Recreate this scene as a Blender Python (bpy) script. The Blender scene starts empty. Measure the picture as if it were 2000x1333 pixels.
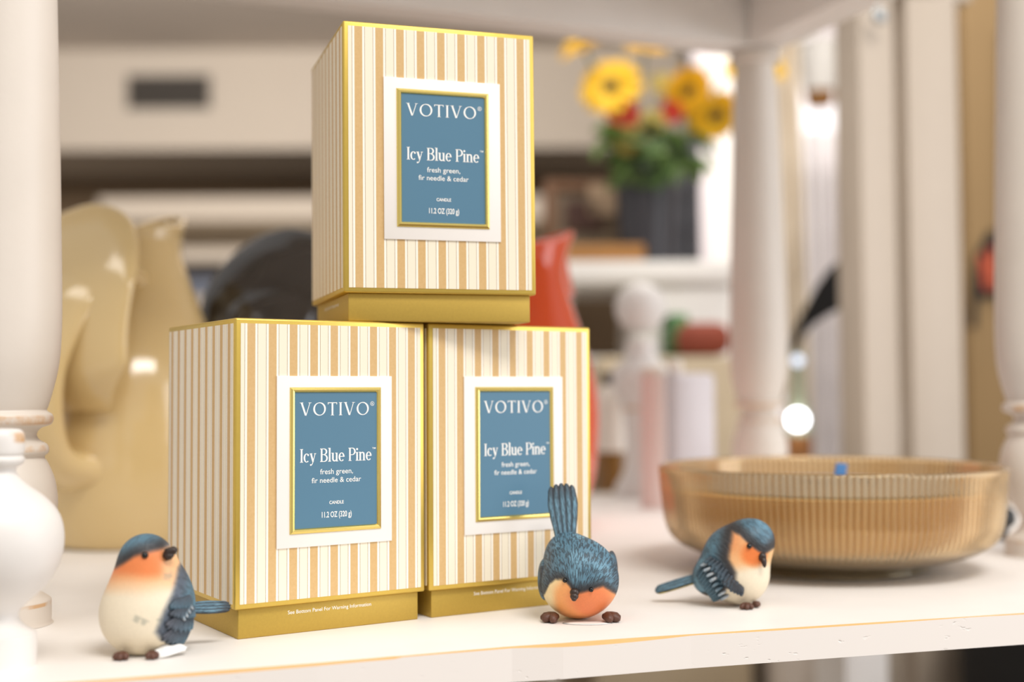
import bpy, bmesh, math, random
import numpy as np
from mathutils import Vector, Matrix, Euler

random.seed(7)
sc = bpy.context.scene
COL = sc.collection
PI = math.pi

# ------------------------------------------------------------------ camera
F_PX, CAM_Z, PITCH, ROLL = 2484.34, 0.11348, 0.04134, -0.00516
cam_d = bpy.data.cameras.new('camera')
cam = bpy.data.objects.new('camera', cam_d)
COL.objects.link(cam)
cam.matrix_world = (Matrix.Translation((0, 0, CAM_Z)) @ Matrix.Rotation(PI / 2 + PITCH, 4, 'X')
                    @ Matrix.Rotation(ROLL, 4, 'Z'))
cam_d.sensor_width = 36.0
cam_d.lens = F_PX / 2000 * 36
cam_d.clip_start = 0.02
cam_d.dof.use_dof = True
cam_d.dof.focus_distance = 0.612
cam_d.dof.aperture_fstop = 3.5
sc.camera = cam

# ------------------------------------------------------------------ view, world, lights
sc.view_settings.view_transform = 'Standard'
sc.view_settings.look = 'None'
sc.view_settings.exposure = 0.0
sc.view_settings.gamma = 1.0
sc.view_settings.use_curve_mapping = False

sc.cycles.max_bounces = 7
sc.cycles.adaptive_threshold = 0.02
sc.cycles.diffuse_bounces = 3
sc.cycles.glossy_bounces = 3
sc.cycles.transmission_bounces = 7
sc.cycles.transparent_max_bounces = 6

world = bpy.data.worlds.new('shop_light')
sc.world = world
world.use_nodes = True
wb = world.node_tree.nodes['Background']
wb.inputs[0].default_value = (1.0, 0.965, 0.93, 1)
wb.inputs[1].default_value = 0.66


def area(name, loc, target, size, size_y, power, color):
    ld = bpy.data.lights.new(name, 'AREA')
    ld.shape = 'RECTANGLE'
    ld.size, ld.size_y = size, size_y
    ld.energy = power
    ld.color = color
    o = bpy.data.objects.new(name, ld)
    COL.objects.link(o)
    o.location = loc
    o.rotation_euler = (Vector(target) - Vector(loc)).to_track_quat('-Z', 'Y').to_euler()
    return o


# shop ceiling troffers over the aisle in front of the shelf, daylight from the shop front on the right, and two added fills behind
area('troffer_or_fill_light', (0.70, -0.55, 2.00), (0.1, 0.7, 0.0), 1.2, 0.6, 38, (1.0, 0.965, 0.915))
area('troffer_or_fill_light', (-0.9, 0.0, 1.9), (-0.1, 0.9, 0.0), 1.2, 0.3, 5, (1.0, 0.94, 0.87))
area('troffer_or_fill_light', (0.45, 1.80, 1.55), (0.40, 2.25, 0.3), 1.0, 0.4, 13, (1.0, 0.96, 0.91))  # unseen fill added to brighten the bouquet and cabinet
area('troffer_or_fill_light', (-0.75, 2.7, 1.10), (-0.6, 4.9, 1.25), 2.4, 0.4, 44, (1.0, 0.95, 0.90))  # unseen wash added to brighten the far bulkhead, no fixture there
area('shop_front_daylight', (2.3, 0.2, 0.7), (0.2, 1.0, 0.1), 1.4, 1.8, 26, (0.93, 0.95, 1.0))


# ------------------------------------------------------------------ helpers
def lin(c):
    c = np.asarray(c, float)
    return np.where(c <= 0.04045, c / 12.92, ((c + 0.055) / 1.055) ** 2.4)


def hx(s):
    s = s.lstrip('#')
    r = lin([int(s[i:i + 2], 16) / 255 for i in (0, 2, 4)])
    return (float(r[0]), float(r[1]), float(r[2]), 1.0)


def ray(px, py):
    x, up = (px - 1000) / F_PX, -(py - 666.5) / F_PX
    c, s = math.cos(ROLL), math.sin(ROLL)
    x, up = c * x - s * up, s * x + c * up
    cp, sp = math.cos(PITCH), math.sin(PITCH)
    return Vector((x, cp - up * sp, sp + up * cp))


def onz(px, py, z=0.0):
    r = ray(px, py)
    return Vector((0, 0, CAM_Z)) + r * ((z - CAM_Z) / r.z)


def at(px, py, y):
    r = ray(px, py)
    return Vector((0, 0, CAM_Z)) + r * (y / r.y)


class NT:
    """tiny node helper"""
    def __init__(self, name):
        self.m = bpy.data.materials.new(name)
        self.m.use_nodes = True
        self.t = self.m.node_tree
        self.b = self.t.nodes['Principled BSDF']

    def n(self, typ, **kw):
        nd = self.t.nodes.new(typ)
        for k, v in kw.items():
            setattr(nd, k, v)
        return nd

    def l(self, a, b):
        self.t.links.new(a, b)

    def math(self, op, a, b=None, clamp=False):
        nd = self.n('ShaderNodeMath', operation=op, use_clamp=clamp)
        for i, v in enumerate((a, b)):
            if v is None:
                continue
            if isinstance(v, (int, float)):
                nd.inputs[i].default_value = v
            else:
                self.l(v, nd.inputs[i])
        return nd.outputs[0]

    def mix(self, fac, a, b):
        nd = self.n('ShaderNodeMix', data_type='RGBA')
        for sock, v in ((nd.inputs[0], fac), (nd.inputs[6], a), (nd.inputs[7], b)):
            if isinstance(v, (int, float)):
                sock.default_value = v
            elif isinstance(v, tuple):
                sock.default_value = v
            else:
                self.l(v, sock)
        return nd.outputs[2]

    def noise(self, vec, scale, detail=3.0, rough=0.5):
        nd = self.n('ShaderNodeTexNoise')
        nd.inputs['Scale'].default_value = scale
        nd.inputs['Detail'].default_value = detail
        nd.inputs['Roughness'].default_value = rough
        if vec is not None:
            self.l(vec, nd.inputs['Vector'])
        return nd.outputs['Fac']

    def coord(self, which='Object'):
        return self.n('ShaderNodeTexCoord').outputs[which]

    def ramp(self, fac, p0, p1, inv=False):
        nd = self.n('ShaderNodeMapRange')
        nd.inputs['From Min'].default_value = p0
        nd.inputs['From Max'].default_value = p1
        nd.inputs['To Min'].default_value = 1.0 if inv else 0.0
        nd.inputs['To Max'].default_value = 0.0 if inv else 1.0
        self.l(fac, nd.inputs['Value'])
        return nd.outputs[0]

    def bump(self, h, strength=0.3, dist=0.001):
        nd = self.n('ShaderNodeBump')
        nd.inputs['Strength'].default_value = strength
        nd.inputs['Distance'].default_value = dist
        self.l(h, nd.inputs['Height'])
        self.l(nd.outputs[0], self.b.inputs['Normal'])


def simple(name, col, rough=0.6, metal=0.0, var=0.06, scale=40.0, spec=0.5, bump=0.0, coat=0.0, emit=0.0):
    q = NT(name)
    c = hx(col) if isinstance(col, str) else col
    nz = q.noise(q.coord(), scale)
    dark = tuple(v * (1 - 2 * var) for v in c[:3]) + (1,)
    q.l(q.mix(nz, dark, c), q.b.inputs['Base Color'])
    q.b.inputs['Roughness'].default_value = rough
    q.b.inputs['Metallic'].default_value = metal
    q.b.inputs['Specular IOR Level'].default_value = spec
    q.b.inputs['Coat Weight'].default_value = coat
    q.b.inputs['Coat Roughness'].default_value = 0.05
    if bump:
        q.bump(nz, bump, 0.001)
    if emit:
        q.l(q.mix(nz, dark, c), q.b.inputs['Emission Color'])
        q.b.inputs['Emission Strength'].default_value = emit
    return q.m


def mobj(name, verts, faces, m, parent=None, smooth=True, loc=None):
    me = bpy.data.meshes.new(name)
    me.from_pydata([tuple(v) for v in verts], [], [tuple(f) for f in faces])
    me.update()
    if smooth:
        me.polygons.foreach_set('use_smooth', [True] * len(me.polygons))
    return link(name, me, m, parent, loc)


def link(name, me, m, parent=None, loc=None):
    if m is not None and not me.materials:
        for q in (m if isinstance(m, (list, tuple)) else [m]):
            me.materials.append(q)
    o = bpy.data.objects.new(name, me)
    COL.objects.link(o)
    o.parent = parent
    if loc is not None:
        o.location = loc
    return o


def empty(name, loc=(0, 0, 0), rz=0.0):
    o = bpy.data.objects.new(name, None)
    o.empty_display_size = 0.02
    COL.objects.link(o)
    o.location = loc
    o.rotation_euler = (0, 0, rz)
    return o


def tag(o, label=None, cat=None, group=None, kind=None):
    for k, v in (('label', label), ('category', cat), ('group', group), ('kind', kind)):
        if v:
            o[k] = v
    return o


def kids(o):
    return [c for c in bpy.data.objects if c.parent == o]


def copy_tree(o, parent=None):
    c = o.copy()
    COL.objects.link(c)
    c.parent = parent
    for ch in kids(o):
        copy_tree(ch, c)
    return c


def box_mesh(name, x0, x1, y0, y1, z0, z1, bev=0.0, seg=2):
    bm = bmesh.new()
    bmesh.ops.create_cube(bm, size=1.0)
    for v in bm.verts:
        v.co = Vector(((x0 + x1) / 2 + v.co.x * (x1 - x0), (y0 + y1) / 2 + v.co.y * (y1 - y0),
                       (z0 + z1) / 2 + v.co.z * (z1 - z0)))
    if bev:
        bmesh.ops.bevel(bm, geom=list(bm.edges), offset=bev, segments=seg, profile=0.5, affect='EDGES')
    me = bpy.data.meshes.new(name)
    bm.to_mesh(me)
    bm.free()
    if bev:
        me.polygons.foreach_set('use_smooth', [True] * len(me.polygons))
        me.set_sharp_from_angle(angle=math.radians(50))
    return me


def box(name, x0, x1, y0, y1, z0, z1, m, parent=None, bev=0.0, loc=None, seg=2):
    return link(name, box_mesh(name, x0, x1, y0, y1, z0, z1, bev, seg), m, parent, loc)


def smooth_profile(pts, sub=6):
    """Catmull-Rom through (r, z) points"""
    out = []
    n = len(pts)
    for i in range(n - 1):
        p0, p1, p2, p3 = pts[max(i - 1, 0)], pts[i], pts[i + 1], pts[min(i + 2, n - 1)]
        for k in range(sub):
            t = k / sub
            out.append(tuple(0.5 * (2 * p1[j] + (p2[j] - p0[j]) * t + (2 * p0[j] - 5 * p1[j] + 4 * p2[j] - p3[j]) * t * t
                                    + (3 * p1[j] - p0[j] - 3 * p2[j] + p3[j]) * t ** 3) for j in range(len(p1))))
    out.append(tuple(pts[-1]))
    return out


def lathe(prof, seg=48, rad=None):
    vs, fs = [], []
    for (r, z) in prof:
        for k in range(seg):
            a = 2 * PI * k / seg
            rr = max(r, 1e-5)
            if rad:
                rr = rad(rr, z, a)
            vs.append((rr * math.cos(a), rr * math.sin(a), z))
    n = len(prof)
    for i in range(n - 1):
        for k in range(seg):
            a, b = i * seg + k, i * seg + (k + 1) % seg
            fs.append((a, b, b + seg, a + seg))
    fs.append(tuple(range(seg))[::-1])
    fs.append(tuple((n - 1) * seg + k for k in range(seg)))
    return vs, fs


def lathe_obj(name, prof, m, parent=None, loc=None, seg=48):
    v, f = lathe(prof, seg)
    o = mobj(name, v, f, m, parent, True, loc)
    o.data.set_sharp_from_angle(angle=math.radians(60))
    return o


def loft(rings, closed_ends=True):
    vs, fs = [], []
    s = len(rings[0])
    for r in rings:
        vs += [tuple(p) for p in r]
    for i in range(len(rings) - 1):
        for k in range(s):
            a, b = i * s + k, i * s + (k + 1) % s
            fs.append((a, b, b + s, a + s))
    if closed_ends:
        fs.append(tuple(range(s))[::-1])
        fs.append(tuple((len(rings) - 1) * s + k for k in range(s)))
    return vs, fs


def tube(path, radii, seg=10, flat=1.0, up=Vector((0, 0, 1)), side_r=None):
    """loft of ellipses along a path; radii: in-plane (u) radius, flat: ratio of the normal radius"""
    rings = []
    n = len(path)
    for i, p in enumerate(path):
        p = Vector(p)
        t = (Vector(path[min(i + 1, n - 1)]) - Vector(path[max(i - 1, 0)])).normalized()
        u = t.cross(up)
        if u.length < 1e-4:
            u = t.cross(Vector((1, 0, 0)))
        u.normalize()
        w = u.cross(t).normalized()
        ru = radii[i]
        rw = side_r[i] if side_r else ru * flat
        rings.append([p + u * ru * math.cos(2 * PI * k / seg) + w * rw * math.sin(2 * PI * k / seg) for k in range(seg)])
    return loft(rings)


def merge(parts):
    vs, fs = [], []
    for v, f in parts:
        o = len(vs)
        vs += [tuple(p) for p in v]
        fs += [tuple(i + o for i in g) for g in f]
    return vs, fs


def ellipsoid(c, r, seg=20, rings=12, rot=None):
    vs, fs = [], []
    R = rot if rot else Matrix.Identity(3)
    for i in range(rings + 1):
        th = PI * i / rings
        for k in range(seg):
            a = 2 * PI * k / seg
            p = Vector((r[0] * math.sin(th) * math.cos(a), r[1] * math.sin(th) * math.sin(a), -r[2] * math.cos(th)))
            vs.append(tuple(R @ p + Vector(c)))
    for i in range(rings):
        for k in range(seg):
            a, b = i * seg + k, i * seg + (k + 1) % seg
            fs.append((a, b, b + seg, a + seg))
    return vs, fs


# ------------------------------------------------------------------ materials
def paint_mat(name, col='F1EAE2', wear=(), rough=0.45):
    """white furniture paint with bare wood showing in worn bands (object-space heights)"""
    q = NT(name)
    co = q.coord()
    n1 = q.noise(co, 35, 4)
    c = q.mix(n1, hx(col), tuple(v * 0.93 for v in hx(col)[:3]) + (1,))
    if wear:
        sep = q.n('ShaderNodeSeparateXYZ')
        q.l(co, sep.inputs[0])
        n2 = q.noise(co, 90, 3)
        tot = None
        for z, w, s in wear:
            dz = q.math('ABSOLUTE', q.math('SUBTRACT', sep.outputs[2], z))
            band = q.ramp(dz, w * 0.5, w, inv=True)
            msk = q.math('MULTIPLY', q.math('MULTIPLY', band, q.ramp(n2, 0.42, 0.62)), s)
            tot = msk if tot is None else q.math('MAXIMUM', tot, msk)
        c = q.mix(tot, c, hx('CFA06A'))
    q.l(c, q.b.inputs['Base Color'])
    q.b.inputs['Roughness'].default_value = rough
    q.bump(q.noise(co, 260, 2), 0.12, 0.0006)
    return q.m


M = {}
M['shelf'] = paint_mat('shelf_paint', 'F8F3EE')
M['post'] = paint_mat('turned_post_paint', 'E0D6CB', ((0.1015, 0.003, 0.75), (0.0875, 0.0022, 0.6), (0.0105, 0.0012, 0.8)))
M['finial'] = paint_mat('finial_paint', 'EAE5E0', ((0.096, 0.0028, 1.0),))
M['bare'] = simple('bare_wood_edge', 'E2B273', 0.6, var=0.08, scale=60)
M['gold'] = simple('gold_foil_trim', 'DDBD5C', 0.36, 0.75, var=0.05, scale=300)
M['goldframe'] = simple('polished_gold_frame', 'EAD27C', 0.24, 0.95, var=0.02, scale=200)
M['kraftgold'] = simple('matt_gold_board', 'C3A248', 0.5, 0.45, var=0.07, scale=900)
M['card'] = simple('white_label_card', 'F6F0EA', 0.55, var=0.01)
M['blue'] = simple('blue_label_print', '527C95', 0.45, var=0.01)
M['white_ink'] = simple('white_ink', 'F7F5F0', 0.6, var=0.0)
M['wick'] = simple('blue_tab_card', '4E82B8', 0.6, var=0.03)
M['black'] = simple('black_cloth', '0D0B0B', 0.8, var=0.1)


def stripe_mat():
    q = NT('striped_paper')
    sep = q.n('ShaderNodeSeparateXYZ')
    q.l(q.coord(), sep.inputs[0])
    per = 0.0953 / 9
    f = q.math('FRACT', q.math('DIVIDE', q.math('ADD', sep.outputs[0], 0.0953 / 2), per))
    dc = q.math('ABSOLUTE', q.math('SUBTRACT', f, 0.5))          # 0 at the tan stripe's middle
    tan = q.math('LESS_THAN', dc, 0.188)
    line = q.math('MULTIPLY', q.math('GREATER_THAN', dc, 0.288), q.math('LESS_THAN', dc, 0.312))
    inner = q.math('GREATER_THAN', dc, 0.30)
    nz = q.noise(q.coord(), 700, 2)
    c = q.mix(inner, hx('F9F2E4'), hx('F1E6CF'))
    c = q.mix(line, c, hx('A98D6C'))
    tanc = q.mix(nz, hx('CDA66C'), hx('D9B680'))
    c = q.mix(tan, c, tanc)
    q.l(c, q.b.inputs['Base Color'])
    q.b.inputs['Roughness'].default_value = 0.5
    return q.m


M['stripe'] = stripe_mat()


def glaze(name, col, deep, rough=0.12):
    q = NT(name)
    nz = q.noise(q.coord(), 14, 3)
    q.l(q.mix(nz, hx(deep), hx(col)), q.b.inputs['Base Color'])
    q.b.inputs['Roughness'].default_value = rough
    q.b.inputs['Coat Weight'].default_value = 0.6
    q.b.inputs['Coat Roughness'].default_value = 0.06
    return q.m


M['glaze_cream'] = glaze('cream_glaze', 'DEC38E', 'D2B57C')
M['glaze_grey'] = glaze('charcoal_glaze', '3A342F', '2D2824')
M['glaze_orange'] = glaze('orange_glaze', 'E24E04', 'D64602')


def amber_glass():
    q = NT('amber_lustre_glass')
    sep = q.n('ShaderNodeSeparateXYZ')
    q.l(q.coord(), sep.inputs[0])
    ang = q.math('ARCTAN2', sep.outputs[1], sep.outputs[0])
    groove = q.math('POWER', q.math('SUBTRACT', 1.0, q.math('ABSOLUTE', q.math('SINE', q.math('MULTIPLY', ang, 82.0)))), 1.5)  # dark grooves coloured in for the rib contrast that reflections would give
    ribbed = q.math('MULTIPLY', groove, q.ramp(sep.outputs[2], 0.012, 0.022))
    q.l(q.mix(ribbed, (0.97, 0.76, 0.46, 1), (0.62, 0.30, 0.08, 1)), q.b.inputs['Base Color'])
    q.b.inputs['Transmission Weight'].default_value = 0.88
    q.b.inputs['Roughness'].default_value = 0.08
    q.b.inputs['IOR'].default_value = 1.42
    q.b.inputs['Thin Film Thickness'].default_value = 120
    q.b.inputs['Thin Film IOR'].default_value = 1.6
    return q.m


M['amber'] = amber_glass()


def bird_mat():
    q = NT('painted_resin')
    a = q.n('ShaderNodeAttribute', attribute_name='Col')
    f = q.n('ShaderNodeAttribute', attribute_name='flow')
    nz = q.noise(f.outputs['Vector'], 1.0, 2.0, 0.55)
    st = q.math('MULTIPLY', q.ramp(nz, 0.47, 0.57), a.outputs['Alpha'])
    fine = q.noise(q.coord(), 900, 2)
    dark = q.mix(0.82, a.outputs['Color'], hx('2B3138'))
    c = q.mix(st, a.outputs['Color'], dark)
    c2 = q.mix(0.12, c, q.mix(fine, hx('2A2622'), c))
    q.l(c2, q.b.inputs['Base Color'])
    q.b.inputs['Roughness'].default_value = 0.5
    h = q.math('ADD', q.math('MULTIPLY', st, -1.0), q.math('MULTIPLY', fine, 0.15))
    q.bump(h, 0.55, 0.0006)
    return q.m


M['bird'] = bird_mat()
M['beak'] = simple('dark_horn_paint', '3A2A22', 0.4, var=0.25, scale=500)
M['foot'] = simple('brown_foot_paint', '6B4230', 0.5, var=0.3, scale=450, bump=0.3)
M['eye'] = simple('glossy_black_eye', '0A0806', 0.08, var=0.0)
M['paper'] = simple('white_sticker_paper', 'F2F0EC', 0.6, var=0.03)
M['ink'] = simple('grey_ink', '7A7774', 0.6, var=0.0)

# ------------------------------------------------------------------ the display shelf
edge_px = [(300, 1322), (460, 1309.5), (620, 1297), (860, 1276), (1000, 1264), (1100, 1258.5), (1350, 1240), (1700, 1217.5), (2000, 1198.5)]
edge = [onz(*p) for p in edge_px]
du = (edge[-1] - edge[0]).normalized()
dv = Vector((-du.y, du.x, 0))
first = edge[0] - (edge[1] - edge[0]).normalized() * 0.42
last = edge[-1] + (edge[-1] - edge[-2]).normalized() * 0.42
front = [first] + edge + [last]
# refine the front line
fr = []
for i in range(len(front) - 1):
    k = max(2, int((front[i + 1] - front[i]).length / 0.004))
    for j in range(k):
        fr.append(front[i].lerp(front[i + 1], j / k))
fr.append(front[-1])
DEPTH, TH = 0.80, 0.0158
shelf = empty('display_shelf', (0.05, 0.95, -0.95))
tag(shelf, 'white painted wooden display shelf with turned posts and a worn front edge', 'shelf')


def child(o, parent=shelf):
    """parent an object built in world coordinates"""
    o.parent = parent
    o.location = o.location - parent.location
    return o


rng = np.random.RandomState(3)
wv = np.interp(np.linspace(0, 1, len(fr)), np.linspace(0, 1, 26), rng.uniform(0.0004, 0.0013, 26))
for i, p in enumerate(fr):          # the widely worn stretch near the middle bird and towards the left
    if 0.0 < p.x < 0.085:
        wv[i] += 0.0012 * math.sin((p.x) / 0.085 * PI)
    if p.x < -0.05:
        wv[i] += 0.0007
vs, fs, mi = [], [], []
n = len(fr)
for i, p in enumerate(fr):
    w = wv[i]
    back = p + dv * DEPTH
    vs += [(back.x, back.y, 0), (p.x + dv.x * w * 1.1, p.y + dv.y * w * 1.1, 0), (p.x, p.y, -w * 0.8), (p.x, p.y, -TH), (back.x, back.y, -TH)]
for i in range(n - 1):
    a, b = i * 5, (i + 1) * 5
    fs += [(a, a + 1, b + 1, b), (a + 1, a + 2, b + 2, b + 1), (a + 2, a + 3, b + 3, b + 2), (a + 3, a + 4, b + 4, b + 3), (a + 4, a, b, b + 4)]
    mi += [0, 1, 2, 0, 0]
fs += [(0, 4, 3, 2, 1), tuple((n - 1) * 5 + k for k in (0, 1, 2, 3, 4))]
mi += [0, 0]


def pitted_paint():
    q = NT('pitted_edge_paint')
    co = q.coord()
    mp = q.n('ShaderNodeMapping')
    mp.inputs['Scale'].default_value = (1, 1, 2.6)
    mp.inputs['Rotation'].default_value = (0, 0.5, 0)
    q.l(co, mp.inputs['Vector'])
    pit = q.ramp(q.noise(mp.outputs[0], 150, 2.5, 0.6), 0.66, 0.74)
    sp = q.ramp(q.noise(co, 26, 2), 0.45, 0.62)
    h = q.math('SUBTRACT', 1.0, q.math('MULTIPLY', pit, sp))
    q.b.inputs['Base Color'].default_value = hx('F1EAE4')
    q.b.inputs['Roughness'].default_value = 0.5
    q.bump(h, 0.55, 0.0007)
    return q.m


M['pitted'] = pitted_paint()
board = mobj('shelf_board', vs, fs, [M['shelf'], M['bare'], M['pitted']], None, False)
board.data.polygons.foreach_set('material_index', mi)
child(board)

post_prof = [(0.0005, 0), (0.0228, 0.0), (0.0236, 0.0015), (0.0236, 0.0105), (0.0228, 0.0125), (0.017, 0.0165), (0.0135, 0.021), (0.0128, 0.025),
             (0.0150, 0.030), (0.0205, 0.039), (0.0248, 0.049), (0.0262, 0.060), (0.0248, 0.071), (0.0215, 0.0795), (0.0196, 0.083),
             (0.0213, 0.0848), (0.0218, 0.0870), (0.0205, 0.0895), (0.0172, 0.0915), (0.0158, 0.0945), (0.0180, 0.0975), (0.0222, 0.0990),
             (0.0236, 0.1012), (0.0232, 0.1042), (0.0205, 0.1062), (0.0212, 0.1085), (0.0238, 0.118), (0.0262, 0.130), (0.0272, 0.145),
             (0.0273, 0.165), (0.0266, 0.20), (0.0255, 0.25), (0.0238, 0.31), (0.0222, 0.37), (0.0205, 0.41), (0.0185, 0.425), (0.0235, 0.430),
             (0.0235, 0.436), (0.0200, 0.440), (0.0005, 0.440)]
post_me = None
pL = onz(2, 1221)
pR = onz(2034, 1086)
pL.z = pR.z = 0
span = pR - pL
side = Vector((-span.y, span.x, 0)).normalized() * 0.352
spots = [pL, pR, pL + side, pR + side]
pv, pf = lathe(smooth_profile(post_prof, 3), 56)
for i, s in enumerate(spots):
    if post_me is None:
        o = mobj('turned_post', pv, pf, M['post'], None, True)
        o.data.set_sharp_from_angle(angle=math.radians(65))
        post_me = o.data
    else:
        o = link('turned_post', post_me, None)
    o.location = s
    o.rotation_euler = (0, 0, random.uniform(0, 6))
    child(o)
RZ = math.atan2(span.y, span.x)


def rail(a, b, z0, z1, t, name='top_rail', ext=0.0):
    d = (b - a)
    L = d.length
    o = box(name, -ext, L + ext, -t / 2, t / 2, z0, z1, M['shelf'], None, 0.0015)
    o.location = a
    o.rotation_euler = (0, 0, math.atan2(d.y, d.x))
    return child(o)


rail(spots[2], spots[3], 0.4400, 0.4900, 0.040, ext=0.02)
rail(spots[0], spots[1], 0.4400, 0.4900, 0.040, ext=0.02)
rail(spots[0] + side * 0.06, spots[2] - side * 0.06, 0.4405, 0.4895, 0.040, name='side_rail')
rail(spots[1] + side * 0.06, spots[3] - side * 0.06, 0.4405, 0.4895, 0.040, name='side_rail')
tbd = box('top_board', -0.06, span.length + 0.06, -0.06, side.length + 0.06, 0.4902, 0.5080, M['shelf'], None, 0.002)
tbd.location = (pL.x, pL.y, 0)
tbd.rotation_euler = (0, 0, RZ)
child(tbd)
FLOOR = -0.95
for u, v in ((-0.50, 0.05), (0.66, 0.05), (-0.50, 0.74), (0.66, 0.74)):
    c = edge[4] + du * u + dv * v
    lg = box('leg', -0.03, 0.03, -0.03, 0.03, FLOOR, -TH, M['shelf'], None, 0.002)
    lg.location = (c.x, c.y, 0)
    lg.rotation_euler = (0, 0, RZ)
    child(lg)

# ------------------------------------------------------------------ candle boxes
BW, HB, HT, INS = 0.1, 0.0140, 0.1495, 0.0026


def text_mesh(body, x0, x1, zc, caps_h=None, extrude=0.00004, bold=0.0, spacing=1.0):
    cu = bpy.data.curves.new('lettering', 'FONT')
    cu.body = body
    cu.size = 1.0
    cu.space_character = spacing
    cu.offset = bold
    cu.resolution_u = 4
    ob = bpy.data.objects.new('lettering', cu)
    COL.objects.link(ob)
    dg = bpy.context.evaluated_depsgraph_get()
    me = bpy.data.meshes.new_from_object(ob.evaluated_get(dg))
    bpy.data.objects.remove(ob)
    co = np.array([v.co[:] for v in me.vertices])
    fs = [tuple(p.vertices) for p in me.polygons]
    bpy.data.meshes.remove(me)
    w = co[:, 0].max() - co[:, 0].min()
    k = (x1 - x0) / w
    kz = (caps_h / 0.729) if caps_h else k
    co[:, 0] = (co[:, 0] - co[:, 0].min()) * k + x0
    z = co[:, 1] * kz
    z = z - 0.729 * kz / 2 + zc
    return [(x, 0.0, zz) for x, zz in zip(co[:, 0], z)], fs


def ribbon(pts, widths):
    """flat stroke; pts in 2D, widths full width"""
    vs, fs = [], []
    n = len(pts)
    for i in range(n):
        a, b = pts[max(i - 1, 0)], pts[min(i + 1, n - 1)]
        dx, dy = b[0] - a[0], b[1] - a[1]
        L = math.hypot(dx, dy) or 1
        nx, ny = -dy / L, dx / L
        w = widths[i] / 2
        vs += [(pts[i][0] + nx * w, pts[i][1] + ny * w), (pts[i][0] - nx * w, pts[i][1] - ny * w)]
    for i in range(n - 1):
        fs.append((2 * i, 2 * i + 1, 2 * i + 3, 2 * i + 2))
    return vs, fs


def rect(x0, x1, y0, y1):
    return [(x0, y0), (x1, y0), (x1, y1), (x0, y1)], [(0, 1, 2, 3)]


def arc(cx, cy, rx, ry, a0, a1, wmax, wmin, n=22, stress=0.0):
    pts, ws = [], []
    for i in range(n + 1):
        a = math.radians(a0 + (a1 - a0) * i / n)
        pts.append((cx + rx * math.cos(a), cy + ry * math.sin(a)))
        ws.append(wmin + (wmax - wmin) * abs(math.cos(a - math.radians(stress))) ** 1.4)
    return ribbon(pts, ws)


def disc(cx, cy, r, n=14):
    return [(cx + r * math.cos(2 * PI * i / n), cy + r * math.sin(2 * PI * i / n)) for i in range(n)], [tuple(range(n))]


def line(a, b, w):
    return ribbon([a, b], [w, w])


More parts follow.
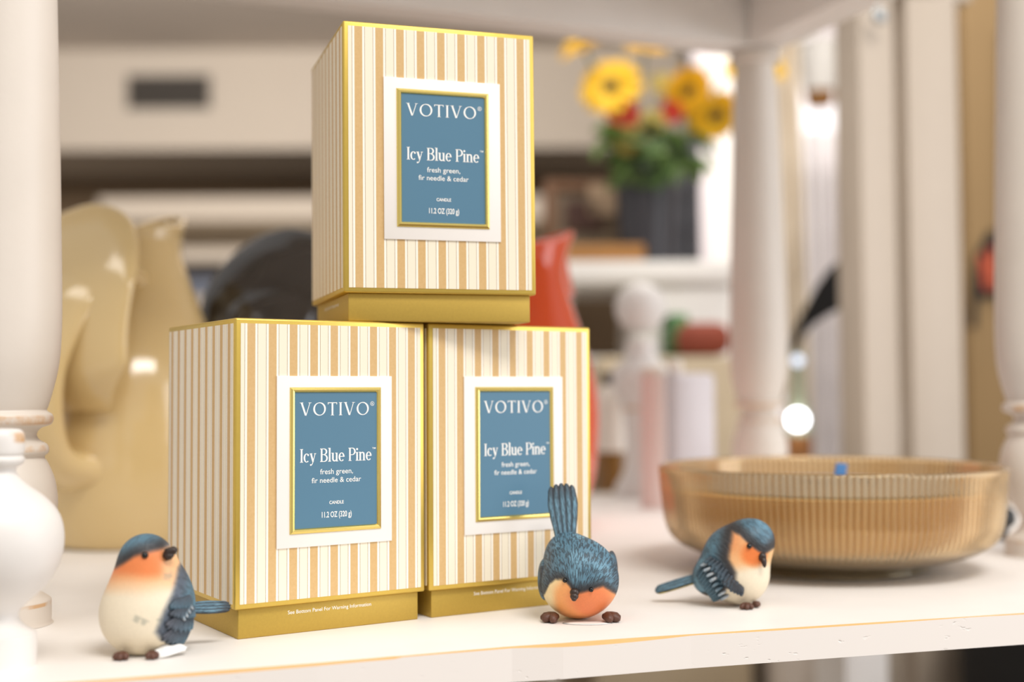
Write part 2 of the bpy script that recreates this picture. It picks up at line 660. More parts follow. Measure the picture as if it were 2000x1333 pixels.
def glyph(ch, S, T, sf, sh):
    """serif letters, cap height 1, x-height .66; S thick, T thin stroke, sf serif reach, sh serif height"""
    g = []
    serif = lambda x, y: rect(x - S / 2 - sf, x + S / 2 + sf, y, y + sh)
    if ch == 'I':
        x = S / 2 + sf
        return [rect(x - S / 2, x + S / 2, 0, 1), serif(x, 0), serif(x, 1 - sh)], 2 * x
    if ch == 'V':
        w = 0.86
        return [line((0.12, 1), (w / 2, 0.02), S), line((w - 0.12, 1), (w / 2 + 0.02, 0.0), T), rect(0.12 - S / 2 - sf, 0.12 + S / 2 + sf, 1 - sh, 1),
                rect(w - 0.12 - sf - T, w - 0.12 + sf + T, 1 - sh, 1)], w
    if ch == 'O':
        return [arc(0.47, 0.5, 0.47 - S / 2, 0.5 - T / 2, 0, 360, S, T, 40, 12)], 0.94
    if ch == 'T':
        return [rect(0.37 - S / 2, 0.37 + S / 2, 0, 1), serif(0.37, 0), rect(0.02, 0.72, 1 - T * 1.1, 1), rect(0.02, 0.02 + T, 0.84, 1), rect(0.72 - T, 0.72, 0.84, 1)], 0.74
    if ch == 'c':
        return [arc(0.25, 0.33, 0.25 - S / 2, 0.33 - T / 2, 52, 312, S, T, 26), disc(0.375, 0.545, S * 0.55)], 0.46
    if ch == 'e':
        return [arc(0.25, 0.33, 0.25 - S / 2, 0.33 - T / 2, 0, 318, S, T, 30), rect(0.1, 0.5 - S * 0.3, 0.335, 0.335 + T)], 0.50
    if ch == 'y':
        return [line((0.1, 0.66), (0.285, 0.03), S), ribbon([(0.46, 0.66), (0.27, 0.0), (0.2, -0.17), (0.11, -0.235)], [T, T * 1.2, T, T]), disc(0.095, -0.2, S * 0.5),
                rect(0.0, 0.22, 0.66 - sh, 0.66), rect(0.36, 0.54, 0.66 - sh, 0.66)], 0.53
    if ch == 'B':
        x = S / 2 + sf
        return [rect(x - S / 2, x + S / 2, 0, 1), rect(0, x + 0.2, 1 - T, 1), rect(0, x + 0.22, 0, T), rect(x, x + 0.2, 0.52, 0.52 + T),
                arc(x + 0.18, 0.76, 0.22, 0.24 - T / 2, -90, 90, S, T), arc(x + 0.2, 0.27, 0.25, 0.27 - T / 2, -90, 90, S, T)], x + 0.52
    if ch == 'P':
        x = S / 2 + sf
        return [rect(x - S / 2, x + S / 2, 0, 1), serif(x, 0), rect(0, x + 0.2, 1 - T, 1), rect(x, x + 0.2, 0.44, 0.44 + T),
                arc(x + 0.18, 0.72, 0.24, 0.28 - T / 2, -90, 90, S, T)], x + 0.46
    if ch == 'l':
        x = S / 2 + sf * 0.8
        return [rect(x - S / 2, x + S / 2, 0, 1.04), serif(x, 0), rect(x - S / 2 - sf, x, 1.04 - sh, 1.04)], 2 * x
    if ch == 'i':
        x = S / 2 + sf * 0.8
        return [rect(x - S / 2, x + S / 2, 0, 0.66), serif(x, 0), rect(x - S / 2 - sf, x, 0.66 - sh, 0.66), disc(x, 0.88, S * 0.62)], 2 * x
    if ch == 'n':
        x, x2 = S / 2 + sf * 0.8, S / 2 + sf * 0.8 + 0.32
        return [rect(x - S / 2, x + S / 2, 0, 0.66), serif(x, 0), rect(x - S / 2 - sf, x, 0.66 - sh, 0.66), rect(x2 - S / 2, x2 + S / 2, 0, 0.45), serif(x2, 0),
                ribbon([(x + S * .3, 0.5), (x + 0.1, 0.6), (x + 0.19, 0.625), (x2 - .03, 0.57), (x2, 0.44)], [T, T * 1.3, S * .7, S * .95, S])], x2 + S / 2 + sf
    if ch == 'u':
        x, x2 = S / 2 + sf * 0.8, S / 2 + sf * 0.8 + 0.32
        return [rect(x - S / 2, x + S / 2, 0.2, 0.66), rect(x - S / 2 - sf, x, 0.66 - sh, 0.66), rect(x2 - S / 2, x2 + S / 2, 0, 0.66), rect(x2 - S / 2 - sf, x2, 0.66 - sh, 0.66),
                rect(x2, x2 + S / 2 + sf, 0, sh), ribbon([(x, 0.22), (x + .03, 0.1), (x + 0.13, 0.035), (x2 - 0.1, 0.06), (x2 - S * .3, 0.16)], [S, S * .95, S * .7, T * 1.3, T])], x2 + S / 2 + sf
    return [], 0.26


def serif_text(body, x0, x1, z0, cap, S, T, sf, sh, gap):
    parts, x = [], 0.0
    for ch in body:
        g, w = glyph(ch, S, T, sf, sh)
        for v, f in g:
            parts.append(([(p[0] + x, p[1]) for p in v], f))
        x += w + gap
    x -= gap
    k = (x1 - x0) / x
    vs, fs = merge([([(p[0], p[1], 0) for p in v], f) for v, f in parts])
    out = [(p[0] * k + x0, 0.0, p[1] * cap + z0) for p in vs]
    good = []
    for f in fs:                       # make all faces look to -y
        a, b, c = (Vector(out[i]) for i in f[:3])
        good.append(f if (b - a).cross(c - a).y < 0 else f[::-1])
    return out, good


def face_minus_y(vs, fs):
    good = []
    for f in fs:
        nrm = Vector((0, 0, 0))
        for i in range(len(f)):
            a, b = Vector(vs[f[i]]), Vector(vs[f[(i + 1) % len(f)]])
            nrm += a.cross(b)
        good.append(f if nrm.y < 0 else f[::-1])
    return vs, good


def build_candle_box():
    root = empty('candle_box')
    box('base', INS, BW - INS, INS, BW - INS, 0, HB, M['kraftgold'], root, 0.0005)
    base = kids(root)[0]
    lid = box('lid', 0, BW, 0, BW, HB, HT, M['gold'], root, 0.0009)
    bw = 0.0025
    # striped paper panels on the four walls of the lid
    pm = box_mesh('striped_panel', -BW / 2 + bw, BW / 2 - bw, -0.0003, 0.0003, HB + bw, HT - bw)
    for k, (cx, cy, rz) in enumerate(((BW / 2, 0, 0), (0, BW / 2, PI / 2), (BW / 2, BW, 0), (BW, BW / 2, PI / 2))):
        p = link('striped_panel', pm, M['stripe'] if k == 0 else None, lid)
        p.location = (cx, cy, 0)
        p.rotation_euler = (0, 0, rz)
    card = box('label_card', 0.0202, 0.0809, -0.0010, 0.0, 0.0409, 0.1224, M['card'], root, 0.0001)
    # gold picture frame with a bevelled profile
    x0, x1, z0, z1 = 0.0265, 0.0750, 0.0471, 0.1171
    prof = [(0.0, -0.0008), (0.0004, -0.0016), (0.0014, -0.0022), (0.0022, -0.0021), (0.0027, -0.0013)]
    rings = []
    for (o, y) in prof:
        rings.append([(x0 + o, y, z0 + o), (x1 - o, y, z0 + o), (x1 - o, y, z1 - o), (x0 + o, y, z1 - o)])
    v, f = loft(rings, False)
    fr_ = mobj('gold_frame', *face_minus_y(v, f), M['goldframe'], root, False)
    plate = box('label_plate', x0 + 0.0024, x1 - 0.0024, -0.0014, -0.0009, z0 + 0.0024, z1 - 0.0024, M['blue'], root)
    y = -0.00146

    def put(name, vf, parent, yy):
        v, f = face_minus_y(*vf)
        mobj(name, [(p[0], yy, p[2]) for p in v], f, M['white_ink'], parent, False)
    put('brand_lettering', serif_text('VOTIVO', 0.0316, 0.0680, 0.1034, 0.0063, 0.13, 0.05, 0.06, 0.035, 0.12), plate, y)
    rv, rf = text_mesh('R', 0.06955, 0.07035, 0.1089, 0.0010, bold=0.02)
    ring_ = arc(0.0699, 0.1089, 0.00095, 0.00095, 0, 360, 0.00022, 0.00022, 24)
    put('registered_mark', merge([(rv, rf), ([(p[0], 0, p[1]) for p in ring_[0]], ring_[1])]), plate, y)
    put('scent_lettering', serif_text('Icy Blue Pine', 0.0317, 0.0695, 0.0811, 0.0064, 0.135, 0.05, 0.06, 0.045, 0.035), plate, y)
    put('trademark_lettering', text_mesh('TM', 0.0698, 0.0717, 0.0870, 0.0009, bold=0.01), plate, y)
    put('description_lettering', text_mesh('fresh green,', 0.0421, 0.0594, 0.0765, bold=0.004), plate, y)
    put('description_lettering', text_mesh('fir needle & cedar', 0.0377, 0.0638, 0.0724, bold=0.004), plate, y)
    put('candle_lettering', text_mesh('CANDLE', 0.0469, 0.0545, 0.0615, 0.0016, bold=0.02), plate, y)
    put('weight_lettering', text_mesh('11.2 OZ (320 g)', 0.0430, 0.0587, 0.0558, 0.0028, bold=0.016), plate, y)
    put('warning_lettering', text_mesh('See Bottom Panel For Warning Information', 0.0274, 0.0712, 0.0102), base, INS - 0.00006)
    return root


bx = build_candle_box()
boxes = [bx, copy_tree(bx), copy_tree(bx)]
BOXES = (
    ((-0.1287, 0.5915, 0.0), 0.56978, 'striped gold and cream candle box, left one of the bottom pair, nearest the left post'),
    ((-0.0425, 0.6462, 0.0), 0.54671, 'striped gold and cream candle box, right one of the bottom pair, behind the bowing bird'),
    ((-0.08247, 0.62408, 0.1497), 0.3110, 'striped gold and cream candle box stacked on top of the two others'))
for o, (loc, rz, lab) in zip(boxes, BOXES):
    o.location = loc
    o.rotation_euler = (0, 0, rz)
    tag(o, lab, 'box', 'striped candle boxes')
boxes[2].rotation_euler = (Matrix.Rotation(0.3110, 3, 'Z') @ Matrix.Rotation(-0.0045, 3, 'Y')).to_euler()
wl = [k for k in bpy.data.objects if k.name.startswith('warning_lettering') and k.parent and k.parent.parent == boxes[2]][0]
wl.rotation_euler = (0, 0, -PI / 2)        # the top box shows its warning line on the left wall
wl.location = (0, BW, 0)
# ------------------------------------------------------------------ bird figurines
def ell(P, c, r, rot=0.0):
    """ellipsoid distance; rot turns it in the x-z plane"""
    q = P - np.array(c, float)
    if rot:
        ca, sa = math.cos(rot), math.sin(rot)
        x, z = q[:, 0] * ca + q[:, 2] * sa, -q[:, 0] * sa + q[:, 2] * ca
        q = np.stack([x, q[:, 1], z], 1)
    r = np.array(r, float)
    k0 = np.linalg.norm(q / r, axis=1)
    k1 = np.linalg.norm(q / (r * r), axis=1) + 1e-9
    return k0 * (k0 - 1) / k1


def smin(a, b, k):
    h = np.clip(0.5 + 0.5 * (b - a) / k, 0, 1)
    return b + (a - b) * h - k * h * (1 - h)


class Bird:
    """local units: pixels of the photograph at the bird's distance; x right, y away, z up; S scales to metres"""
    def __init__(self, name, foot_px, label, blobs, k, centre):
        g = onz(*foot_px)
        self.S = g.y / F_PX * 1.004
        self.root = empty(name, (g.x, g.y, 0), -math.atan2(g.x, g.y))
        tag(self.root, label, 'figurine', 'painted bird figurines')
        self.blobs, self.k, self.c = blobs, k, np.array(centre, float)

    def sdf(self, P):
        d = None
        for b in self.blobs:
            e = ell(P, *b)
            d = e if d is None else smin(d, e, self.k)
        return d

    def body(self, paint, nu=220, nv=150):
        th = np.linspace(0, PI, nv + 1)
        ph = np.linspace(0, 2 * PI, nu, endpoint=False)
        T, Ph = np.meshgrid(th, ph, indexing='ij')
        D = np.stack([np.sin(T) * np.cos(Ph), np.sin(T) * np.sin(Ph), -np.cos(T)], -1).reshape(-1, 3)
        lo, hi = np.zeros(len(D)), np.full(len(D), 260.0)
        for _ in range(26):
            mid = (lo + hi) / 2
            ins = self.sdf(self.c + D * mid[:, None]) < 0
            lo, hi = np.where(ins, mid, lo), np.where(ins, hi, mid)
        P = self.c + D * lo[:, None]
        P[:, 2] = np.maximum(P[:, 2], 0.0)
        fs = []
        for i in range(nv):
            r0, r1 = i * nu, (i + 1) * nu
            for k in range(nu):
                k2 = (k + 1) % nu
                fs.append((r0 + k, r0 + k2, r1 + k2, r1 + k))
        return self.emit('body', P, fs, paint)

    def emit(self, name, P, fs, paint, parent=None):
        P = np.asarray(P, float)
        col, alpha, flow = paint(P)
        o = mobj(name, P * self.S, fs, M['bird'], parent or self.root, True)
        me = o.data
        a = me.color_attributes.new('Col', 'FLOAT_COLOR', 'POINT')
        a.data.foreach_set('color', np.concatenate([lin(np.clip(col, 0, 1)), alpha[:, None]], 1).astype(np.float32).ravel())
        f = me.attributes.new('flow', 'FLOAT_VECTOR', 'POINT')
        f.data.foreach_set('vector', flow.astype(np.float32).ravel())
        return o

    def surf(self, x, z, back=False):
        """front (camera side) point and normal of the body at x, z"""
        ys = np.linspace(-140, 140, 1200)
        if back:
            ys = ys[::-1]
        P = np.stack([np.full_like(ys, x), ys, np.full_like(ys, z)], 1)
        d = self.sdf(P)
        i = np.argmax(d < 0) if (d < 0).any() else int(np.argmin(d))
        p = P[i]
        e = 0.5
        g = []
        for ax in range(3):
            q = np.repeat(p[None], 2, 0)
            q[0, ax] += e
            q[1, ax] -= e
            dd = self.sdf(q)
            g.append(dd[0] - dd[1])
        g = np.array(g)
        return p, g / (np.linalg.norm(g) + 1e-9)

    def feather(self, x, z, dirxz, L, W, lift=2.0, base=None, tip=None, thick=3.0, spine=0.5, nl=10, nw=7):
        """one overlapping feather that follows the body's surface; returns verts, faces, colours"""
        p0, n0 = self.surf(x, z)
        d = np.array([dirxz[0], 0, dirxz[1]], float)
        d -= n0 * d.dot(n0)
        d /= np.linalg.norm(d)
        s = np.cross(n0, d)
        V, C, H = [], [], []
        for i in range(nl):
            t = i / (nl - 1)
            w = W * (0.55 + 0.9 * t - 0.45 * t * t) * math.sqrt(max(0.02, 1 - t ** 5))
            for j in range(nw):
                u = -1 + 2 * j / (nw - 1)
                h = (1 - u * u) * thick + lift * (0.3 + 0.7 * t) - abs(u) * 0.4
                if j in (0, nw - 1):
                    h -= thick * 1.2
                if i in (0, nl - 1):
                    h -= thick * 1.0
                V.append(p0 + d * (t * L) + s * (u * w / 2))
                H.append(h)
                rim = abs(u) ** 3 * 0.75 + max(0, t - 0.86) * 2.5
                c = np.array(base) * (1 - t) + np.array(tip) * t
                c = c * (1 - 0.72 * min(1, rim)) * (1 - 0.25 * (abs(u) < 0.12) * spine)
                C.append(c)
        V, H = np.array(V), np.array(H)
        for _ in range(5):                 # lay the feather onto the body's surface
            g = []
            for ax in range(3):
                e = np.zeros(3)
                e[ax] = 0.5
                g.append(self.sdf(V + e) - self.sdf(V - e))
            g = np.stack(g, 1)
            g /= np.linalg.norm(g, axis=1)[:, None] + 1e-9
            V = V - g * (self.sdf(V) - H)[:, None]
        V = list(V)
        F = [(i * nw + j, i * nw + j + 1, (i + 1) * nw + j + 1, (i + 1) * nw + j) for i in range(nl - 1) for j in range(nw - 1)]
        return V, F, C

    def wing(self, feathers):
        V, F, C = [], [], []
        for fv, ff, fc in feathers:
            o = len(V)
            V += fv
            F += [tuple(i + o for i in f) for f in ff]
            C += fc
        V, C = np.array(V), np.array(C)

        def pt(P):
            return C, np.full(len(P), 0.45), np.stack([P[:, 0] * 0.5, P[:, 2] * 0.5, P[:, 1] * 0.5], 1)
        return self.emit('wing', V, F, pt)

    def part(self, name, vf, m, parent=None):
        v, f = vf
        return mobj(name, [tuple(c * self.S for c in p) for p in v], f, m, parent or self.root, True)

    def eye(self, x, z, r):
        p, nrm = self.surf(x, z)
        c = p + nrm * (r * 0.15)
        self.part('eye', ellipsoid(c, (r, r, r), 16, 10), M['eye'])

    def foot(self, x, y, toes, r=8.0):
        """toes: list of (dx, dy, length)"""
        parts = []
        for (dx, dy, L) in toes:
            d = Vector((dx, dy, 0)).normalized()
            path, rad = [], []
            for t, rr, zz in ((-0.35, 0.55, 1.0), (0.0, 0.95, 1.15), (0.35, 1.0, 1.1), (0.7, 0.9, 0.9), (0.92, 0.6, 0.62), (1.0, 0.2, 0.5)):
                path.append((x + d.x * L * t, y + d.y * L * t, max(r * zz * 0.9, rr * r)))
                rad.append(r * rr)
            parts.append(tube(path, rad, 10))
        self.part('foot', merge(parts), M['foot'])


def sst(x, a, b):
    t = np.clip((x - a) / (b - a), 0, 1)
    return t * t * (3 - 2 * t)


def mixc(a, b, t):
    t = np.asarray(t)[:, None]
    return np.asarray(a) * (1 - t) + np.asarray(b) * t


def C255(*c):
    return np.array(c, float) / 255


BLUE, BLUE_L, SLATE, DARK = C255(88, 126, 146), C255(116, 160, 182), C255(84, 94, 108), C255(48, 46, 48)
ORANGE, ORANGE_P, CREAM = C255(238, 134, 74), C255(244, 190, 140), C255(236, 222, 196)


def wob(P, f, s=0.0):
    return (np.sin(P[:, 0] * f + 1.3 + s) + np.sin(P[:, 2] * f * 1.3 + P[:, 0] * f * 0.6 + s) + np.sin(P[:, 1] * f * 0.9 + 2 + s)) / 3


# ---- left bird: upright, head turned to the right
L = Bird('bird_figurine', (285, 1276), 'plump upright bird figurine with raised beak and paper sticker, left of the boxes',
         [((-1, 2, 74), (86, 78, 80)), ((-1, -2, 176), (53, 51, 53)), ((12, 20, 105), (70, 60, 70))], 46, (0, 0, 105))


def paint_L(P):
    x, y, z = P.T
    w = wob(P, 0.06) * 5
    # cap
    line_ = 197 + 0.27 * x - 0.0016 * (x + 10) ** 2 + np.where(x < -22, (x + 22) * 0.30, 0) + w * 0.4
    back = x * 0.62 + y * 0.78
    cap = sst(z - line_, -6, 7)
    col = np.tile(CREAM, (len(P), 1))
    col = mixc(col, ORANGE_P, sst(z + w, 112, 146) * 0.9)
    col = mixc(col, ORANGE, sst(z + w, 136, 166) * sst(x, 58, 14) * 0.95)
    col = mixc(col, C255(244, 190, 140), sst(x, 22, 44) * sst(z, 120, 150) * 0.75)
    col = mixc(col, C255(232, 214, 178), sst(z, 60, 10) * 0.5)
    # blue back and flank
    thr = np.interp(z, [0, 24, 34, 51, 61, 91, 121, 148, 165, 200], [80, 43, 26, 16, 20, 33, 45, 55, 60, 90])
    flank = sst(x + np.maximum(y, 0) * 0.8 - thr + w * 0.6, -8, 9)
    bl = mixc(SLATE, BLUE, sst(x + np.maximum(y, 0) - thr, 14, 40))
    col = mixc(col, bl, flank * sst(z, 215, 160))
    hood = mixc(DARK, BLUE, sst(z - line_, 5, 30))
    hood = mixc(hood, C255(150, 160, 172), sst(x, 26, 46) * sst(z, 190, 205) * 0.6)
    col = mixc(col, hood, np.maximum(cap, sst(back, 46, 60) * sst(z, 140, 170)))
    # scuffs
    for (sx, sz, r) in ((-17, 78, 11), (-3, 72, 8), (26, 74, 8), (41, 193 - 17 - 24, 12)):
        d = np.hypot(x - sx, (z - sz) * 1.2) + wob(P, 0.5) * 4
        col = mixc(col, C255(128, 132, 120), sst(d, r, r * 0.3) * 0.4 * (y < 0))
    al = np.maximum(cap * 0.45, flank * 0.5)
    return col, al, np.stack([(x - y) * 0.25, z * 0.07, y * 0.1], 1)


L.body(paint_L)
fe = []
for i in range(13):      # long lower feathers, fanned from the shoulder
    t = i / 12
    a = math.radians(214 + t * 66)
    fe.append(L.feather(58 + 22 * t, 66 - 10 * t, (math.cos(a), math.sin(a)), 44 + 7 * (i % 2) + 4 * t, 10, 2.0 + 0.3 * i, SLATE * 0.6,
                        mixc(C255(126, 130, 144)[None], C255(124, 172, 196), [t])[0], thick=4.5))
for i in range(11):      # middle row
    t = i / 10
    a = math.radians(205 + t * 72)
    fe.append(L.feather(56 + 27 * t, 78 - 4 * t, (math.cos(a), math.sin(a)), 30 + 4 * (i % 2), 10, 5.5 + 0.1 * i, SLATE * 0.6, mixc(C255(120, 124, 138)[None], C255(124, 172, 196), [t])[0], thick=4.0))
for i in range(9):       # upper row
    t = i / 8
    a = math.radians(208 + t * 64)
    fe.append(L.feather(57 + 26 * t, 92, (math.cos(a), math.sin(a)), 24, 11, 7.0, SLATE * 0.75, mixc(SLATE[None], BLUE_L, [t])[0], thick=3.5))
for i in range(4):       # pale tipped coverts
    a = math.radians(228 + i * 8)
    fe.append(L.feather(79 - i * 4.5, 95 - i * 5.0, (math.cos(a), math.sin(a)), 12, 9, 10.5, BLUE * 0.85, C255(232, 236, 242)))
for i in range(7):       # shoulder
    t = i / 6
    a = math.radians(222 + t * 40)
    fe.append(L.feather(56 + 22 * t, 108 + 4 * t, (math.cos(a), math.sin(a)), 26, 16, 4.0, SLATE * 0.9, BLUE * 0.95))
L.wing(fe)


def tail_mesh(b, base, tip, up, widths, thick, n=5, name='tail', notch=0.06, curve=(0, 0, 0), tipdark=0.6, colr=None):
    """fan of n ridged feathers joined side by side from base to tip"""
    base, tip, up = np.array(base, float), np.array(tip, float), np.array(up, float)
    d = tip - base
    s = np.cross(d / np.linalg.norm(d), up)
    s /= np.linalg.norm(s)
    nn = np.cross(s, d / np.linalg.norm(d))
    V, C, F = [], [], []
    nl, nw = 16, n * 6 + 1
    for side_ in (1, -1):
        o = len(V)
        for i in range(nl):
            t = i / (nl - 1)
            w = np.interp(t, np.linspace(0, 1, len(widths)), widths)
            for j in range(nw):
                u = -1 + 2 * j / (nw - 1)
                fi = (u + 1) / 2 * n
                ph = fi - math.floor(fi) if j < nw - 1 else 1.0
                ridge = math.sin(PI * ph) ** 0.7
                tt = t * (1 - notch * (1 - ridge) - notch * 1.6 * abs(u) ** 2)
                edge = math.sqrt(max(0.0, 1 - u ** 4)) * math.sqrt(max(0, 1 - max(0, (t - 0.9) / 0.1) ** 2))
                h = side_ * thick * (0.45 + 0.55 * edge) * (0.72 + 0.28 * ridge) * (0.35 if (j in (0, nw - 1) or i == nl - 1) else 1)
                q = base + d * tt + s * (u * w / 2) + nn * h + np.array(curve) * (t * t)
                V.append(q)
                c = mixc(BLUE_L[None] * (0.93 + 0.07 * math.sin(j)), SLATE * 0.55, [min(1, (1 - ridge) * 0.9 + tipdark * max(0, (t - 0.72) / 0.28))])[0]
                if colr is not None and side_ < 0:
                    c = colr
                C.append(c)
        for i in range(nl - 1):
            for j in range(nw - 1):
                f = (o + i * nw + j, o + i * nw + j + 1, o + (i + 1) * nw + j + 1, o + (i + 1) * nw + j)
                F.append(f if side_ > 0 else f[::-1])
    C = np.array(C)
    V = np.array(V)
    # along/across coordinates for the streaks
    al = (V - base) @ (d / np.linalg.norm(d))
    ac = (V - base) @ s

    def pt(P):
        return C, np.full(len(P), 0.75), np.stack([ac * 0.5, al * 0.07, np.zeros(len(P))], 1)
    return b.emit(name, V, F, pt)


tail_mesh(L, (72, 26, 78), (163, 34, 75), (0, -0.75, 0.66), [20, 26, 29, 28, 24], 5, 4, notch=0.05, tipdark=0.9)
L.eye(-3, 193, 6.5)
L.part('beak', merge([ellipsoid((40, -42, 192), (11, 11, 10)), tube([(38, -42, 194), (45, -45, 198), (52, -48, 201), (56, -50, 202)], [10, 9, 7.5, 3], 12),
                      tube([(36, -44, 189), (43, -47, 190), (49, -49, 193)], [9, 7.5, 4], 12)]), M['beak'])
L.foot(-42, -50, ((-1, -0.6, 20), (-0.35, -1, 20), (0.45, -1, 19)), 8)
L.foot(10, -60, ((-0.5, -1, 17), (0.2, -1, 18), (0.9, -0.8, 16)), 8)
# torn paper sticker under the bird
pv, pf = [], []
for i in range(13):
    t = i / 12
    for j in range(6):
        u = j / 5
        px_ = 4 + 68 * t + 5 * u
        pz = 1.2 + u * (13 + 8 * math.sin(t * 3.0)) + (1 - u) * max(0, t - 0.35) * 12 + 1.6 * math.sin(t * 14 + u * 3) * u
        py = -74 + 12 * u + 24 * t + 3 * math.sin(t * 9)
        pv.append((px_, py, pz))
for i in range(12):
    for j in range(5):
        pf.append((i * 6 + j, (i + 1) * 6 + j, (i + 1) * 6 + j + 1, i * 6 + j + 1))
st = L.part('paper_sticker', (pv, pf), M['paper'])
sm = st.modifiers.new('thickness', 'SOLIDIFY')
sm.thickness = 0.0001

# ---- middle bird: bowing to the camera, tail straight up
B = Bird('bird_figurine', (1133, 1209), 'bowing bird figurine with its tail straight up, in front of the right box',
         [((-3, 4, 70), (73, 68, 70)), ((4, -30, 78), (66, 44, 52)), ((-22, 22, 122), (44, 44, 42)), ((6, -18, 106), (50, 44, 44))], 30, (0, 0, 78))
BKX, BKZ = -10, 58


def hood_B(x, z):
    """height of the hood's lower edge at x: dips to a point at the beak"""
    r = np.interp(x, [-75, -66, -57, -46, -30, -20, -10, 0, 21, 44, 66, 75], [40, 54, 74, 84, 85, 74, 60, 62, 67, 70, 54, 40])
    return r


def paint_B(P):
    x, y, z = P.T
    w = wob(P, 0.09) * 4
    hb = hood_B(x, z)
    col = np.tile(C255(244, 214, 160), (len(P), 1))
    r = np.hypot(x - 22, (z - 44) * 1.1)
    col = mixc(col, C255(246, 168, 100), sst(r + w, 82, 58))
    col = mixc(col, C255(234, 126, 76), sst(r + w, 58, 22) * 0.8)
    col = mixc(col, C255(246, 160, 96), sst(np.abs(r - 42 + w), 9, 0) * 0.4)
    col = mixc(col, C255(246, 226, 176), sst(x, -42, -64) * sst(z, 92, 40) * 0.8)
    hood = sst(z - hb + w * 0.5, -4, 6)
    side_ = sst(np.abs(x + 2) + y * 0.9 + w, 68, 80) * sst(z, 10, 35)
    m = np.maximum(hood, side_)
    b = mixc(DARK, BLUE, sst(z - hb, 2, 22))
    b = mixc(b, BLUE_L, sst(wob(P, 0.12, 1.0), -0.1, 0.6) * sst(z - hb, 14, 40) * 0.8)
    b = mixc(b, C255(74, 86, 98), sst(np.abs(x - 8), 48, 66) * 0.6)
    col = mixc(col, b, m)
    ang = np.arctan2(x - BKX, z - BKZ + 30)
    rad = np.hypot(x - BKX, z - BKZ + 30) + y * 0.5
    return col, m * 0.95, np.stack([ang * 38, rad * 0.075, y * 0.03], 1)


B.body(paint_B, 260, 170)


def paint_wing_B(P):
    x, y, z = P.T
    col = mixc(SLATE * 0.7, BLUE, sst(wob(P, 0.14), -0.4, 0.5))
    return col, np.full(len(P), 0.8), np.stack([x * 0.4 + y * 0.3, z * 0.06, y * 0.05], 1)


for (c, r) in (((-68, 10, 74), (14, 38, 40)), ((62, 18, 90), (12, 40, 38))):
    v, f = ellipsoid(c, r, 40, 26)
    B.emit('wing', v, f, paint_wing_B)
tail_mesh(B, (-26, 30, 138), (-36, 66, 256), (0, -1, 0.1), [40, 44, 54, 60, 54], 6, 5, notch=0.045, tipdark=0.75)
B.eye(-28, 84, 4.6)
B.eye(21, 67, 4.6)
p, nrm = B.surf(BKX, 59)
B.part('beak', merge([ellipsoid((p[0], p[1] - 3, 62), (9, 9, 8)), ellipsoid((p[0] - 0.5, p[1] - 9, 56), (8, 8, 7)), ellipsoid((p[0] - 1, p[1] - 11, 51), (5, 6, 4))]), M['beak'])
B.foot(-50, -34, ((-1, 0.1, 25), (-0.85, -0.75, 27), (-0.05, -1, 27)), 9.5)
B.foot(52, -30, ((1, 0.2, 25), (0.95, -0.6, 27), (0.2, -1, 26)), 9.5)
v, f = ellipsoid((12, -52, 0.8), (46, 20, 0.7), 24, 4)
B.part('felt_pad', (v, f), M['paper'])

# ---- right bird: head bent down to the right, tail out to the left
R = Bird('bird_figurine', (1447, 1183), 'small bird figurine looking down with its tail out to the left, before the glass bowl',
         [((-2, 0, 62), (58, 54, 60)), ((21, -6, 124), (45, 44, 44)), ((-52, 6, 58), (44, 44, 38), 0.75), ((-16, 2, 104), (50, 46, 46))], 30, (-4, 0, 78))


def paint_R(P):
    x, y, z = P.T
    w = wob(P, 0.09) * 3.5
    col = np.tile(CREAM, (len(P), 1))
    col = mixc(col, C255(244, 184, 126), sst(z + w - 0.12 * x, 66, 92) * 0.95)
    col = mixc(col, C255(232, 150, 92), sst(x, 22, -14) * sst(z, 92, 122) * 0.8)
    r = np.hypot(x - 26, (z - 106) * 1.1)
    col = mixc(col, C255(236, 122, 54), sst(r + w, 34, 14) * 0.9)
    col = mixc(col, C255(250, 200, 140), sst(x, 46, 58) * sst(z, 70, 90) * 0.6)
    # cap: above the line eye -> beak and over the nape
    ln = np.interp(x, [-40, -20, 0, 18, 34, 46, 62], [140, 146, 139, 122, 109, 103, 112])
    cap = sst(z - ln + w * 0.4, -4, 5)
    edge_ = np.interp(z, [0, 20, 45, 70, 95, 120, 145, 170], [-80, -62, -10, -8, -20, -17, -12, 0])
    bk = sst(edge_ - x + w * 0.5 + np.maximum(y, 0) * 0.9, -6, 8)
    m = np.maximum(cap, bk) * sst(z, 8, 26)
    near = np.minimum(np.where(cap > bk, z - ln, 60), np.where(bk >= cap, edge_ - x + np.maximum(y, 0), 60))
    b = mixc(DARK, BLUE * 0.92, sst(near, 8, 34))
    b = mixc(b, BLUE_L, sst(wob(P, 0.1, 2.0), 0.0, 0.7) * sst(near, 14, 30) * 0.6)
    col = mixc(col, b, m)
    return col, m * 0.5, np.stack([(x + z) * 0.16, (x - z) * 0.05, y * 0.1], 1)


